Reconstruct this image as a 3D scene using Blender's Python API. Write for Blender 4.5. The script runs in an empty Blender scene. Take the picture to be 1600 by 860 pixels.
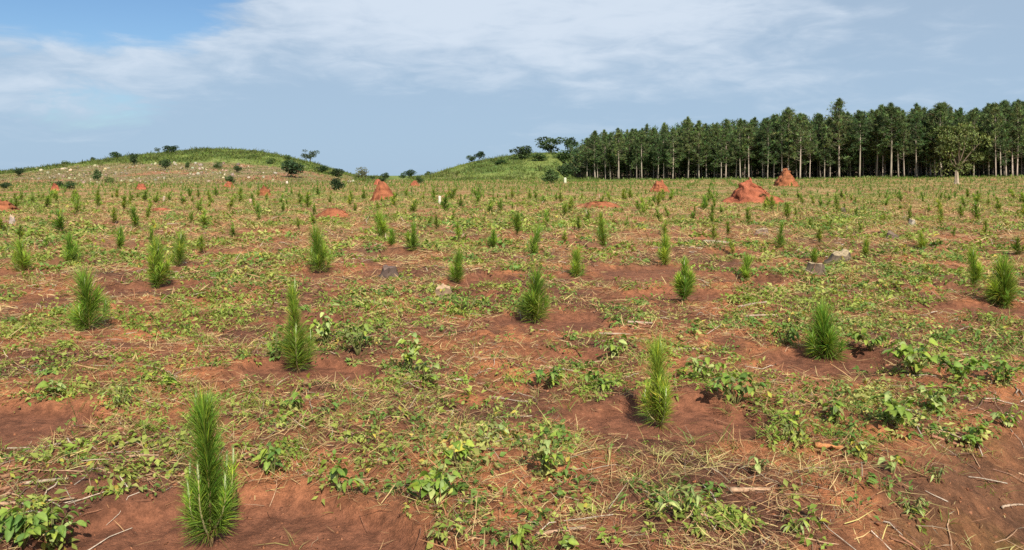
import bpy, math, random
import numpy as np
from mathutils import Vector

# ------------------------------------------------------------------ camera, sky, sun, exposure
S = bpy.context.scene
COL = S.collection
CAM_H, FPX, HORIZ = 1.6, 1256.0, 272.0          # metres, focal length and horizon row in photo pixels (1600 wide)
cd = bpy.data.cameras.new('camera'); cam = bpy.data.objects.new('camera', cd); COL.objects.link(cam)
cam.location = (0, 0, CAM_H); cam.rotation_euler = (math.pi / 2, 0, 0)
cd.sensor_width = 36; cd.lens = 36 * FPX / 1600; cd.shift_y = -(430 - HORIZ) / 1600
cd.clip_start = 0.05; cd.clip_end = 20000
S.camera = cam
SUN_EL, SUN_AZ = math.radians(40), math.radians(163)   # azimuth clockwise from +Y: behind the camera, a little to the right
S.view_settings.view_transform = 'Standard'; S.view_settings.look = 'None'
S.view_settings.gamma = 1; S.view_settings.use_curve_mapping = False
S.view_settings.exposure = 0.64
S.cycles.use_denoising = False

sd = bpy.data.lights.new('sun', 'SUN'); sun = bpy.data.objects.new('sun', sd); COL.objects.link(sun)
sd.energy = 5.0; sd.angle = math.radians(0.6); sd.color = (1.0, 0.93, 0.82)
sdir = Vector((math.sin(SUN_AZ) * math.cos(SUN_EL), math.cos(SUN_AZ) * math.cos(SUN_EL), math.sin(SUN_EL)))
sun.rotation_euler = (-sdir).to_track_quat('-Z', 'Y').to_euler()

W = bpy.data.worlds.new('World'); S.world = W; W.use_nodes = True
SKY_STRENGTH = 0.1


class NT:                                          # tiny node-tree helper
    def __init__(s, nt): s.nt = nt
    def new(s, t, **kw):
        n = s.nt.nodes.new(t)
        for k, v in kw.items(): setattr(n, k, v)
        return n
    def put(s, sock, v):
        if isinstance(v, bpy.types.NodeSocket): s.nt.links.new(v, sock)
        elif v is not None: sock.default_value = v
    def math(s, op, a, b=None, c=None, clamp=False):
        n = s.new('ShaderNodeMath', operation=op, use_clamp=clamp)
        for i, v in enumerate((a, b, c)): s.put(n.inputs[i], v)
        return n.outputs[0]
    def vmath(s, op, a, b=None, out=0):
        n = s.new('ShaderNodeVectorMath', operation=op)
        s.put(n.inputs[0], a); s.put(n.inputs[1], b)
        return n.outputs[out]
    def ramp(s, x, a, b, c=0.0, d=1.0):
        n = s.new('ShaderNodeMapRange', interpolation_type='SMOOTHSTEP')
        for i, v in enumerate((x, a, b, c, d)): s.put(n.inputs[i], v)
        return n.outputs[0]
    def noise(s, vec, scale, detail=4, rough=0.55, dist=0.0, out=0):
        n = s.new('ShaderNodeTexNoise')
        s.put(n.inputs['Vector'], vec); n.inputs['Scale'].default_value = scale
        n.inputs['Detail'].default_value = detail; n.inputs['Roughness'].default_value = rough
        n.inputs['Distortion'].default_value = dist
        return n.outputs[out]
    def mix(s, f, a, b, mode='MIX'):
        n = s.new('ShaderNodeMix', data_type='RGBA', blend_type=mode)
        s.put(n.inputs[0], f)
        for sock, v in ((n.inputs[6], a), (n.inputs[7], b)):
            s.put(sock, tuple(v) + (1,) if isinstance(v, (tuple, list)) and len(v) == 3 else v)
        return n.outputs[2]


def build_sky():
    t = NT(W.node_tree); nt = W.node_tree
    bg = nt.nodes['Background']; bg.inputs[1].default_value = SKY_STRENGTH
    sk = t.new('ShaderNodeTexSky', sky_type='NISHITA', sun_disc=False)
    sk.sun_elevation = SUN_EL; sk.sun_rotation = SUN_AZ; sk.air_density = 1.0; sk.dust_density = 0.6; sk.ozone_density = 2.0
    d = t.new('ShaderNodeTexCoord').outputs['Generated']
    def sq(z): return t.vmath('MULTIPLY', d, (1, 1, z))
    def spot(px, py, r0, r1, zs=1.0):              # 1 near one direction of the sky, 0 away from it
        v = Vector(((px - 800) / FPX, 1, (HORIZ - py) / FPX)).normalized()
        dist = t.vmath('DISTANCE', sq(zs), (v.x, v.y, v.z * zs), out=1)
        return t.ramp(dist, r0, r1, 1.0, 0.0)
    n_big = t.noise(sq(3.0), 2.3, 6, 0.52, 0.3)
    n_mid = t.noise(sq(3.6), 5.0, 7, 0.55, 0.5)
    n_fine = t.noise(sq(3.6), 13.0, 7, 0.58, 0.5)
    hole = t.math('MAXIMUM', spot(130, -5, 0.08, 0.28, 2.6), t.math('MULTIPLY', spot(130, 158, 0.02, 0.20, 3.0), 0.60))
    c = t.math('ADD', t.math('MULTIPLY', n_mid, 0.6), t.math('MULTIPLY', n_fine, 0.4))
    c = t.math('ADD', c, 0.30)
    c = t.math('SUBTRACT', c, t.math('MULTIPLY', hole, 0.40))
    cover = t.ramp(c, 0.38, 0.60, 0.0, 0.94)
    # brightness inside the cloud sheet
    lit = t.math('ADD', t.math('MULTIPLY', n_big, 0.55), t.math('MULTIPLY', n_mid, 0.45))
    lit = t.math('ADD', lit, t.math('MULTIPLY', spot(880, 20, 0.06, 0.42, 2.6), 0.28))
    lit = t.math('ADD', lit, t.math('MULTIPLY', spot(470, 30, 0.05, 0.34, 2.8), 0.18))
    lit = t.math('ADD', lit, t.math('MULTIPLY', spot(60, 110, 0.03, 0.30, 2.4), 0.20))
    lit = t.math('ADD', lit, t.math('MULTIPLY', t.math('SUBTRACT', n_fine, 0.5), 0.52))
    lit = t.math('SUBTRACT', lit, t.math('MULTIPLY', spot(430, 190, 0.10, 0.50, 2.2), 0.10))
    lit = t.ramp(lit, 0.46, 0.86)
    z = t.new('ShaderNodeSeparateXYZ'); t.put(z.inputs[0], d)
    low = t.ramp(z.outputs[2], 0.0, 0.30, 1.0, 0.0)
    grey = t.mix(low, (2.48, 3.22, 4.18), (2.58, 3.55, 4.65))
    cloud = t.mix(lit, grey, (4.4, 4.98, 5.7))
    blue = t.mix(1.0, sk.outputs[0], (0.49, 0.60, 0.70), 'MULTIPLY')
    col = t.mix(cover, blue, cloud)
    # ground-side of the dome keeps an even dull tone
    t.put(bg.inputs[0], col)


build_sky()

# ------------------------------------------------------------------ numpy helpers
R = np.random.default_rng(11)


def sstep(x, a, b):
    t = np.clip((x - a) / (b - a), 0, 1); return t * t * (3 - 2 * t)


def _hash(ix, iy, seed):
    h = (ix.astype(np.int64) * 374761393 + iy.astype(np.int64) * 668265263 + seed * 144665) & 0xFFFFFFFF
    h = ((h ^ (h >> 13)) * 1274126177) & 0xFFFFFFFF
    h = h ^ (h >> 16)
    return (h & 0xFFFFFF) / float(0xFFFFFF)


def vnoise(x, y, seed=0):
    ix = np.floor(x); iy = np.floor(y); fx = x - ix; fy = y - iy
    ux = fx * fx * fx * (fx * (fx * 6 - 15) + 10); uy = fy * fy * fy * (fy * (fy * 6 - 15) + 10)
    a = _hash(ix, iy, seed); b = _hash(ix + 1, iy, seed); c = _hash(ix, iy + 1, seed); d = _hash(ix + 1, iy + 1, seed)
    return (a * (1 - ux) + b * ux) * (1 - uy) + (c * (1 - ux) + d * ux) * uy


def fbm(x, y, seed=0, oct=4, gain=0.5):
    s = 0; a = 1; n = 0
    for i in range(oct):
        s = s + a * vnoise(x, y, seed + i * 17); n += a; a *= gain
        x, y = x * 1.93 + y * 0.5 + 5.1, y * 1.93 - x * 0.5 + 9.7
    return s / n


def mesh_np(name, V, faces, mat=None, col=None, smooth=False, attrs=None):
    """faces: list of (n,k) index arrays."""
    if not isinstance(faces, list): faces = [faces]
    V = np.asarray(V, np.float32).reshape(-1, 3)
    me = bpy.data.meshes.new(name)
    me.vertices.add(len(V)); me.vertices.foreach_set('co', V.ravel())
    loops = np.concatenate([np.asarray(f, np.int32).ravel() for f in faces])
    sizes = np.concatenate([np.full(len(f), np.asarray(f).shape[1], np.int32) for f in faces])
    starts = np.concatenate([[0], np.cumsum(sizes)[:-1]]).astype(np.int32)
    me.loops.add(len(loops)); me.loops.foreach_set('vertex_index', loops)
    me.polygons.add(len(sizes)); me.polygons.foreach_set('loop_start', starts)
    if smooth: me.polygons.foreach_set('use_smooth', np.ones(len(sizes), bool))
    if col is not None:
        c = np.asarray(col, np.float32)
        c4 = np.ones((len(V), 4), np.float32); c4[:, :3] = c
        at = me.attributes.new('col', 'FLOAT_COLOR', 'POINT'); at.data.foreach_set('color', c4.ravel())
    for k, v in (attrs or {}).items():
        at = me.attributes.new(k, 'FLOAT', 'POINT'); at.data.foreach_set('value', np.asarray(v, np.float32).ravel())
    me.update(calc_edges=True)
    if mat: me.materials.append(mat)
    return me


def ob(name, me, parent=None, loc=None, rot=None, scale=None):
    o = bpy.data.objects.new(name, me); COL.objects.link(o)
    if parent: o.parent = parent
    if loc is not None: o.location = loc
    if rot is not None: o.rotation_euler = rot
    if scale is not None: o.scale = scale
    return o


def tag(o, label=None, cat=None, group=None, kind=None):
    for k, v in (('label', label), ('category', cat), ('group', group), ('kind', kind)):
        if v: o[k] = v
    return o


def nrm(v): return v / np.maximum(np.linalg.norm(v, axis=-1, keepdims=True), 1e-9)


class MB:                                          # mesh collector
    def __init__(s): s.V = []; s.F = []; s.C = []; s.n = 0
    def add(s, V, F, C=None):
        V = np.asarray(V, float).reshape(-1, 3)
        fl = F if isinstance(F, list) else [F]
        for f in fl: s.F.append(np.asarray(f) + s.n)
        s.V.append(V); s.n += len(V)
        if C is None: C = np.ones((len(V), 3)) * 0.5
        s.C.append(np.broadcast_to(np.asarray(C, float), (len(V), 3)))
    def mesh(s, name, mat, smooth=False):
        d = {}
        for f in s.F: d.setdefault(f.shape[1], []).append(f)
        return mesh_np(name, np.concatenate(s.V), [np.concatenate(v) for v in d.values()], mat, np.concatenate(s.C), smooth)


def strips(P, D, L, Wd, bend, segs=2, C=None, tipw=0.15, basew=0.6, rng=R, face=None):
    """flat curved blades: bases P, directions D, lengths L, widths Wd, bend vectors (n,3) in lengths."""
    n = len(P); L = np.broadcast_to(L, (n,))[:, None]; Wd = np.broadcast_to(Wd, (n,))[:, None]
    if face is None: face = nrm(rng.normal(size=(n, 3)))
    side = nrm(np.cross(D, face))
    V = np.zeros((n, segs + 1, 2, 3))
    for j in range(segs + 1):
        t = j / segs
        c = P + D * L * t + bend * L * t * t
        w = Wd * (basew + (1 - basew) * min(1, t * 3)) if t < 0.5 else Wd * (1 + (tipw - 1) * ((t - 0.5) * 2) ** 1.2)
        V[:, j, 0] = c - side * w / 2; V[:, j, 1] = c + side * w / 2
    base = np.arange(n)[:, None] * (segs + 1) * 2
    F = np.concatenate([base + np.array([[2 * j, 2 * j + 1, 2 * j + 3, 2 * j + 2]]) for j in range(segs)])
    Cc = None if C is None else np.repeat(np.broadcast_to(C, (n, 3)), (segs + 1) * 2, axis=0)
    return V.reshape(-1, 3), F, Cc


def leaves(P, D, N, L, Wd, C, fold=0.25, droop=0.2):
    """pointed leaves folded on the midrib: 5 verts, 4 tris. D along leaf, N rough normal."""
    n = len(P); L = np.broadcast_to(L, (n,))[:, None]; Wd = np.broadcast_to(Wd, (n,))[:, None]
    D = nrm(D); Sd = nrm(np.cross(D, N)); Nn = np.cross(Sd, D)
    V = np.zeros((n, 5, 3))
    V[:, 0] = P
    V[:, 1] = P + D * L * 0.45 - Sd * Wd * 0.5 + Nn * Wd * fold
    V[:, 2] = P + D * L - Nn * L * droop
    V[:, 3] = P + D * L * 0.45 + Sd * Wd * 0.5 + Nn * Wd * fold
    V[:, 4] = P + D * L * 0.5
    F = np.concatenate([np.arange(n)[:, None] * 5 + np.array([[a, b, c]]) for a, b, c in ((0, 4, 1), (1, 4, 2), (0, 3, 4), (4, 3, 2))])
    return V.reshape(-1, 3), F, np.repeat(np.broadcast_to(C, (n, 3)), 5, axis=0)


def tube(pts, rad, ns=6, cap=True, wob=0.0, rng=R):
    pts = np.asarray(pts, float); m = len(pts); rad = np.broadcast_to(rad, (m,))
    T = nrm(np.gradient(pts, axis=0))
    up = np.array([0.31, 0.22, 0.92]) if abs(T[0, 2]) < 0.9 else np.array([1.0, 0.1, 0.05])
    A = nrm(np.cross(T, up)); B = np.cross(T, A)
    an = np.linspace(0, 2 * np.pi, ns, endpoint=False)
    rr = rad[:, None] * (1 + wob * rng.normal(size=(m, ns)))
    V = pts[:, None] + rr[:, :, None] * (np.cos(an)[None, :, None] * A[:, None] + np.sin(an)[None, :, None] * B[:, None])
    i = np.arange(m - 1)[:, None] * ns; k = np.arange(ns)[None]
    F = np.stack([i + k, i + (k + 1) % ns, i + ns + (k + 1) % ns, i + ns + k], -1).reshape(-1, 4)
    Fs = [F]; V = V.reshape(-1, 3)
    if cap:
        V = np.vstack([V, pts[:1], pts[-1:]]); n0 = m * ns; k = np.arange(ns)
        Fs.append(np.vstack([np.stack([np.full(ns, n0), (k + 1) % ns, k], -1),
                             np.stack([np.full(ns, n0 + 1), (m - 1) * ns + k, (m - 1) * ns + (k + 1) % ns], -1)]))
    return V, Fs


def ico(sub=1):
    import bmesh
    bm = bmesh.new(); bmesh.ops.create_icosphere(bm, subdivisions=sub, radius=1)
    V = np.array([v.co[:] for v in bm.verts]); F = np.array([[v.index for v in f.verts] for f in bm.faces]); bm.free()
    return V, F


def rotz(a):
    c, s = np.cos(a), np.sin(a); M = np.zeros((len(a), 3, 3))
    M[:, 0, 0] = c; M[:, 0, 1] = -s; M[:, 1, 0] = s; M[:, 1, 1] = c; M[:, 2, 2] = 1
    return M


def rand_rot(n, rng=R):
    q = nrm(rng.normal(size=(n, 4))); w, x, y, z = q.T
    return np.stack([np.stack([1 - 2 * (y * y + z * z), 2 * (x * y - z * w), 2 * (x * z + y * w)], -1),
                     np.stack([2 * (x * y + z * w), 1 - 2 * (x * x + z * z), 2 * (y * z - x * w)], -1),
                     np.stack([2 * (x * z - y * w), 2 * (y * z + x * w), 1 - 2 * (x * x + y * y)], -1)], -2)


def replicate(V, F, M, T):
    n = len(T); out = np.einsum('nij,vj->nvi', M, V) + T[:, None]
    return out.reshape(-1, 3), (np.arange(n)[:, None, None] * len(V) + F[None]).reshape(-1, F.shape[1])


def vary(base, n, s=0.2, rng=R):
    """colour variation round a base albedo"""
    return np.clip(np.array(base)[None] * (1 + s * rng.normal(size=(n, 1))) * (1 + 0.35 * s * rng.normal(size=(n, 3))), 0.004, 0.9)


# ------------------------------------------------------------------ materials
def attr_mat(name, rough=0.7, trans=0.0, objvar=0.0, noise=None, bump=None, spec=0.25, sheen=0):
    m = bpy.data.materials.new(name); m.use_nodes = True; t = NT(m.node_tree); nt = m.node_tree
    bs = nt.nodes['Principled BSDF']; out = nt.nodes['Material Output']
    a = t.new('ShaderNodeAttribute', attribute_name='col'); c = a.outputs['Color']
    tc = t.new('ShaderNodeTexCoord').outputs['Object']
    if objvar:
        oi = t.new('ShaderNodeObjectInfo').outputs['Random']
        hs = t.new('ShaderNodeHueSaturation'); t.put(hs.inputs['Color'], c)
        t.put(hs.inputs['Value'], t.math('ADD', t.math('MULTIPLY', oi, objvar), 1 - objvar / 2))
        t.put(hs.inputs['Hue'], t.math('ADD', t.math('MULTIPLY', oi, objvar * -0.09), 0.5 + objvar * 0.045))
        c = hs.outputs[0]
    if noise:
        f = t.noise(tc, noise[0], 5, 0.65)
        c = t.mix(1.0, c, t.mix(t.ramp(f, 0.3, 0.7), (1 - noise[1],) * 3, (1 + noise[1],) * 3), 'MULTIPLY')
    t.put(bs.inputs['Base Color'], c); bs.inputs['Roughness'].default_value = rough
    bs.inputs['Specular IOR Level'].default_value = spec
    if bump:
        b = t.new('ShaderNodeBump'); b.inputs['Strength'].default_value = bump[1]; b.inputs['Distance'].default_value = bump[2]
        t.put(b.inputs['Height'], t.noise(tc, bump[0], 6, 0.65)); t.put(bs.inputs['Normal'], b.outputs[0])
    if trans:
        tr = t.new('ShaderNodeBsdfTranslucent'); t.put(tr.inputs[0], t.mix(1.0, c, (1.15, 1.25, 0.6), 'MULTIPLY'))
        mx = t.new('ShaderNodeMixShader'); mx.inputs[0].default_value = trans
        nt.links.new(bs.outputs[0], mx.inputs[1]); nt.links.new(tr.outputs[0], mx.inputs[2]); nt.links.new(mx.outputs[0], out.inputs[0])
    return m


M_NEEDLE = attr_mat('pine_needle', 0.5, 0.33, 0.35)
M_CROWN = attr_mat('pine_crown', 0.6, 0.12, 0.45)
M_LEAF = attr_mat('weed_leaf', 0.6, 0.34, 0.0)
M_WEED = attr_mat('broad_leaf', 0.6, 0.32, 0.5, (2.2, 0.22))
M_BUSH = attr_mat('bush_leaf', 0.6, 0.2, 0.4)
M_STRAW = attr_mat('dry_straw', 0.8, 0.1)
M_BARK = attr_mat('bark', 0.9, 0, 0.3, (9.0, 0.35), (25.0, 0.5, 0.02))
M_TRUNK = attr_mat('pine_bark', 0.9, 0, 0.35, (3.0, 0.35), (12.0, 0.5, 0.03))
M_WOOD = attr_mat('cut_wood', 0.85, 0, 0.2, (30.0, 0.3), (60.0, 0.4, 0.01))
M_CLOD = attr_mat('red_clod', 0.95, 0, 0.0, (40.0, 0.25), (60.0, 0.5, 0.01), 0.1)
M_MOUND = attr_mat('termite_earth', 0.95, 0, 0.15, (2.6, 0.35), (7.0, 0.9, 0.12), 0.1)
M_ROCK = attr_mat('pale_rock', 0.9, 0, 0.0, (2.5, 0.25), (6.0, 0.4, 0.05))
M_STICK = attr_mat('dry_stick', 0.85, 0, 0.25, (60.0, 0.3), (80.0, 0.4, 0.004))
M_POST = attr_mat('painted_post', 0.75, 0, 0.1, (20.0, 0.2), (40.0, 0.3, 0.004))

# ------------------------------------------------------------------ terrain
CX = np.array([-400, 0, 60, 130, 200, 260, 320, 380, 430, 480, 520, 550, 580, 640, 670, 700, 740, 780, 820, 860, 900, 1000, 1200, 1600, 2200])
CY = np.array([262, 271, 264, 255, 246, 240, 236, 237, 244, 255, 266, 275, 279.5, 279.5, 275, 265, 253, 247, 242, 240, 242, 246, 256, 262, 262])


def edge_Y(px): return np.interp(px, [870, 1000, 1250, 1600, 1800], [262, 238, 212, 194, 186])


def field_px(X, Y): return 800 + FPX * X / np.maximum(Y, 1.0)


def H(X, Y):
    X = np.asarray(X, float); Y = np.asarray(Y, float); px = field_px(X, Y)
    Dc = np.interp(px, [560, 640, 870, 980], [285, 300, 300, 440])
    Y0 = np.interp(px, [0, 480, 600, 700, 870, 960], [105, 115, 150, 195, 200, 340])
    zc = CAM_H + (HORIZ - np.interp(px, CX, CY)) / FPX * Dc
    zf = np.interp(px, [0, 640, 880, 1250, 1600], [0.0, -0.15, -0.3, 0.3, 0.9]) * sstep(Y, 60, 200)
    s = sstep(Y, Y0, Dc)
    z = zf * (1 - s) + zc * s
    fall = sstep(Y, Dc + 4, Dc + 260)
    z = z * (1 - fall) - 14 * fall
    lump = (fbm(X / 22, Y / 22, 90, 3) - 0.5) * 1.6 * sstep(Y, 120, 220) * sstep(s, 0.05, 0.5)
    und = (fbm(X / 14, Y / 14, 77, 2) - 0.5) * 0.5 * sstep(np.hypot(X, Y), 12, 50) * (1 - s)
    # the ground drops into a shallow ditch past the lower right corner
    dd = (X - 1.12 - (Y - 3.4) * 0.80) / 1.28
    ditch = -0.46 * sstep(dd, 0.0, 1.1) * sstep(Y, 6.6, 4.2)
    return z + lump + und + ditch


# bare soil scraped round the seedlings: centre x, y, half axes
BARE = [(-1.25, 3.28, 0.92, 0.70), (0.97, 5.2, 0.70, 0.50), (-1.7, 6.42, 0.78, 0.50), (2.72, 6.85, 0.66, 0.52), (0.42, 8.6, 0.8, 0.55),
        (-3.2, 5.15, 0.62, 0.5), (-4.95, 11.3, 0.85, 0.7), (5.5, 9.4, 0.9, 0.6), (2.3, 10.5, 0.8, 0.6), (2.1, 13.0, 0.8, 0.9),
        (-0.4, 12.0, 0.4, 0.5), (-2.1, 8.6, 0.5, 0.4), (0.5, 7.0, 0.55, 0.25), (-0.6, 10.4, 0.5, 0.4)]


def ground_px(px, py):
    """photo pixel -> point where that sight line first meets the terrain"""
    Y = np.geomspace(2.2, 420, 2400); X = (px - 800) / FPX * Y
    yy = HORIZ + FPX * (CAM_H - H(X, Y)) / Y
    hit = np.nonzero(yy <= py)[0]
    i = hit[0] if len(hit) else int(np.argmin(yy[Y < 300]))
    return float(X[i]), float(Y[i])


BARE = np.array(BARE)
# seedlings read off the photograph: base x, base y, top y, crown width (photo px)
SEED_PX = [(330, 853, 605, 92), (1030, 668, 535, 66), (465, 583, 436, 62), (1290, 562, 492, 64), (835, 505, 430, 54), (140, 515, 430, 62),
           (1070, 470, 402, 40), (248, 450, 380, 42), (1570, 478, 418, 54), (1522, 455, 388, 32), (1165, 440, 406, 28), (714, 445, 392, 30),
           (902, 434, 394, 32), (1040, 417, 370, 30), (500, 428, 358, 44), (278, 418, 364, 32), (112, 414, 368, 30), (35, 425, 377, 34),
           (187, 393, 356, 20), (833, 399, 355, 26), (943, 388, 328, 26), (646, 395, 345, 28), (1218, 389, 344, 22), (770, 389, 363, 18),
           (596, 372, 340, 30), (612, 384, 362, 18), (1353, 404, 378, 19), (1441, 392, 368, 20), (1273, 413, 392, 16), (808, 369, 334, 22),
           (682, 360, 337, 14), (718, 375, 349, 15), (315, 397, 370, 20), (238, 383, 355, 15), (72, 388, 370, 10), (1280, 380, 358, 18),
           (854, 355, 329, 14), (904, 361, 340, 13), (919, 347, 329, 11), (978, 356, 338, 14), (1005, 337, 319, 12), (1030, 348, 327, 12),
           (1043, 339, 323, 12), (1037, 371, 346, 14), (1083, 345, 320, 15), (1113, 353, 322, 14), (1115, 376, 352, 16), (1145, 398, 376, 12),
           (1169, 351, 327, 14), (882, 379, 364, 14), (490, 352, 333, 20), (1590, 400, 372, 24), (1345, 365, 345, 12), (1470, 352, 328, 14),
           (1420, 348, 322, 12), (230, 343, 320, 12), (178, 350, 325, 14), (365, 372, 347, 22), (404, 345, 325, 12), (1540, 370, 345, 14)]
SEED_XY = [ground_px(a, b) for a, b, _, _ in SEED_PX]
for (x, y) in SEED_XY[8:]:
    if y < 40:
        j = R.random(4)
        BARE = np.vstack([BARE, [(x + (j[0] - .5) * .3, y + (j[1] - .5) * .3, 0.35 + 0.25 * j[2], 0.35 + 0.3 * j[3])]])


def bare_at(X, Y):
    X = np.asarray(X, float); Y = np.asarray(Y, float)
    out = np.zeros(np.broadcast(X, Y).shape); m = (Y > 1) & (Y < 45) & (np.abs(X) < 30)
    if not m.any(): return out
    x, y = X[m], Y[m]
    wob = (fbm(x * 2.2, y * 2.2, 5, 4) - 0.5) * 0.75
    o = np.zeros(x.shape)
    for cx, cy, rx, ry in BARE:
        d = np.hypot((x - cx) / rx, (y - cy) / ry) + wob
        o = np.maximum(o, sstep(d, 1.12, 0.80))
    out[m] = o
    return out


def micro(X, Y, bare=None):
    r = np.hypot(X, Y)
    if bare is None: bare = bare_at(X, Y)
    k = 1 - 0.82 * bare
    m = (fbm(X * 0.9, Y * 0.9, 21, 3) - 0.5) * 0.16
    n5 = np.abs(fbm(X * 3.8, Y * 3.8, 31, 3) - 0.5) * 0.13 * k * sstep(r, 60, 20)
    n16 = (fbm(X * 13, Y * 13, 41, 3, 0.6) - 0.45) * 0.045 * np.maximum(k, .45) * sstep(r, 26, 10)
    rim = bare * (1 - bare) * 4 * 0.045
    return m * (0.25 + 0.75 * (1 - bare)) + n5 + n16 + rim - 0.05 * bare


def G(X, Y):
    X = np.asarray(X, float); Y = np.asarray(Y, float)
    return H(X, Y) + micro(X, Y)


_flat_px = ground_px


def ground_px(px, py):
    """as before, on the rough ground, for what stands close by"""
    x, y = _flat_px(px, py)
    if y > 30: return x, y
    Y = np.geomspace(y * .82, y * 1.2, 500); X = (px - 800) / FPX * Y
    yy = HORIZ + FPX * (CAM_H - G(X, Y)) / Y
    i = int(np.argmin(np.abs(yy - py)))
    return float(X[i]), float(Y[i])


SEED_XY = [ground_px(a, b) for a, b, _, _ in SEED_PX]


def green_at(X, Y):
    """how lush the weeds are, 0..1"""
    n = 0.55 * fbm(X * 0.55, Y * 0.4, 61, 4) + 0.45 * fbm(X * 1.7, Y * 1.3, 62, 4)
    g = sstep(n, 0.455, 0.575)
    g = g * np.interp(Y, [3, 6, 9, 14, 40], [.28, .5, .95, .75, .7])
    for px, py, rx, ry, a in LUSH_W:
        g = np.maximum(g, a * sstep(np.hypot((X - px) / rx, (Y - py) / ry) + (n - 0.5) * 1.6, 1.15, 0.55))
    return g


def bank_at(X, Y): return sstep((X - 1.12 - (Y - 3.4) * .8) / 1.28, .05, .45) * sstep((X - 1.12 - (Y - 3.4) * .8) / 1.28, 2.0, 1.3) * sstep(Y, 6.6, 5.6)


def px_patch(px, py, wx, wy, a=1.0):
    x, y = ground_px(px, py); y0 = ground_px(px, py + wy)[1]; y1 = ground_px(px, py - wy)[1]
    return (x, (y0 + y1) / 2, 1.2 * wx / FPX * y, max(1.2 * (y1 - y0) / 2, 0.12), a)


LUSH_W = [px_patch(*a) for a in ((525, 535, 85, 45, 1), (425, 545, 45, 35, .9), (720, 470, 55, 26, 1), (60, 508, 80, 26, .95), (300, 500, 60, 22, .9), (380, 460, 70, 24, .8), (290, 432, 60, 16, .9),
          (430, 415, 60, 26, .9), (640, 490, 60, 26, .75), (1260, 522, 75, 18, 1), (1360, 525, 40, 16, .9), (1470, 570, 90, 24, 1), (980, 495, 45, 16, .95), (910, 600, 55, 16, .95), (820, 592, 50, 14, .8),
          (640, 570, 40, 34, .85), (1150, 610, 55, 30, .85), (60, 830, 75, 30, 1), (130, 610, 80, 20, .7), (650, 690, 60, 20, .7), (1260, 650, 55, 30, .75), (1450, 430, 90, 22, .85), (330, 560, 60, 18, .6), (60, 560, 90, 25, .75), (700, 745, 60, 40, .9), (740, 690, 45, 30, .8), (850, 710, 45, 40, .85), (1080, 800, 70, 30, .75), (1400, 640, 80, 40, 1), (1540, 640, 60, 35, .9),
          (1320, 690, 50, 25, .8), (170, 640, 55, 22, .9), (90, 615, 40, 16, .8), (430, 720, 30, 26, .9), (530, 760, 45, 16, .8), (560, 680, 70, 20, .8), (1000, 590, 40, 40, .7), (1110, 640, 60, 30, .9), (1240, 680, 50, 25, .8), (560, 480, 60, 30, .9), (220, 560, 60, 16, .7), (800, 470, 35, 22, .9), (1370, 470, 80, 16, .8), (1420, 800, 60, 20, .7))]


def cover_col(X, Y, g, rng_seed=0):
    """average colour of soil with its litter where single plants are too far to see"""
    n = fbm(X * 0.35, Y * 0.22, 71, 4); n2 = fbm(X * 1.1, Y * 0.8, 72, 4)
    soil = np.array([0.270, 0.122, 0.060]); straw = np.array([0.300, 0.205, 0.090]); grn = np.array([0.150, 0.170, 0.042])
    a = sstep(n2, 0.35, 0.62)[..., None]; b = sstep(g * 0.7 + n * 0.5, 0.35, 0.85)[..., None]
    return (soil * (1 - a) + straw * a) * (1 - b) + grn * b


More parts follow.
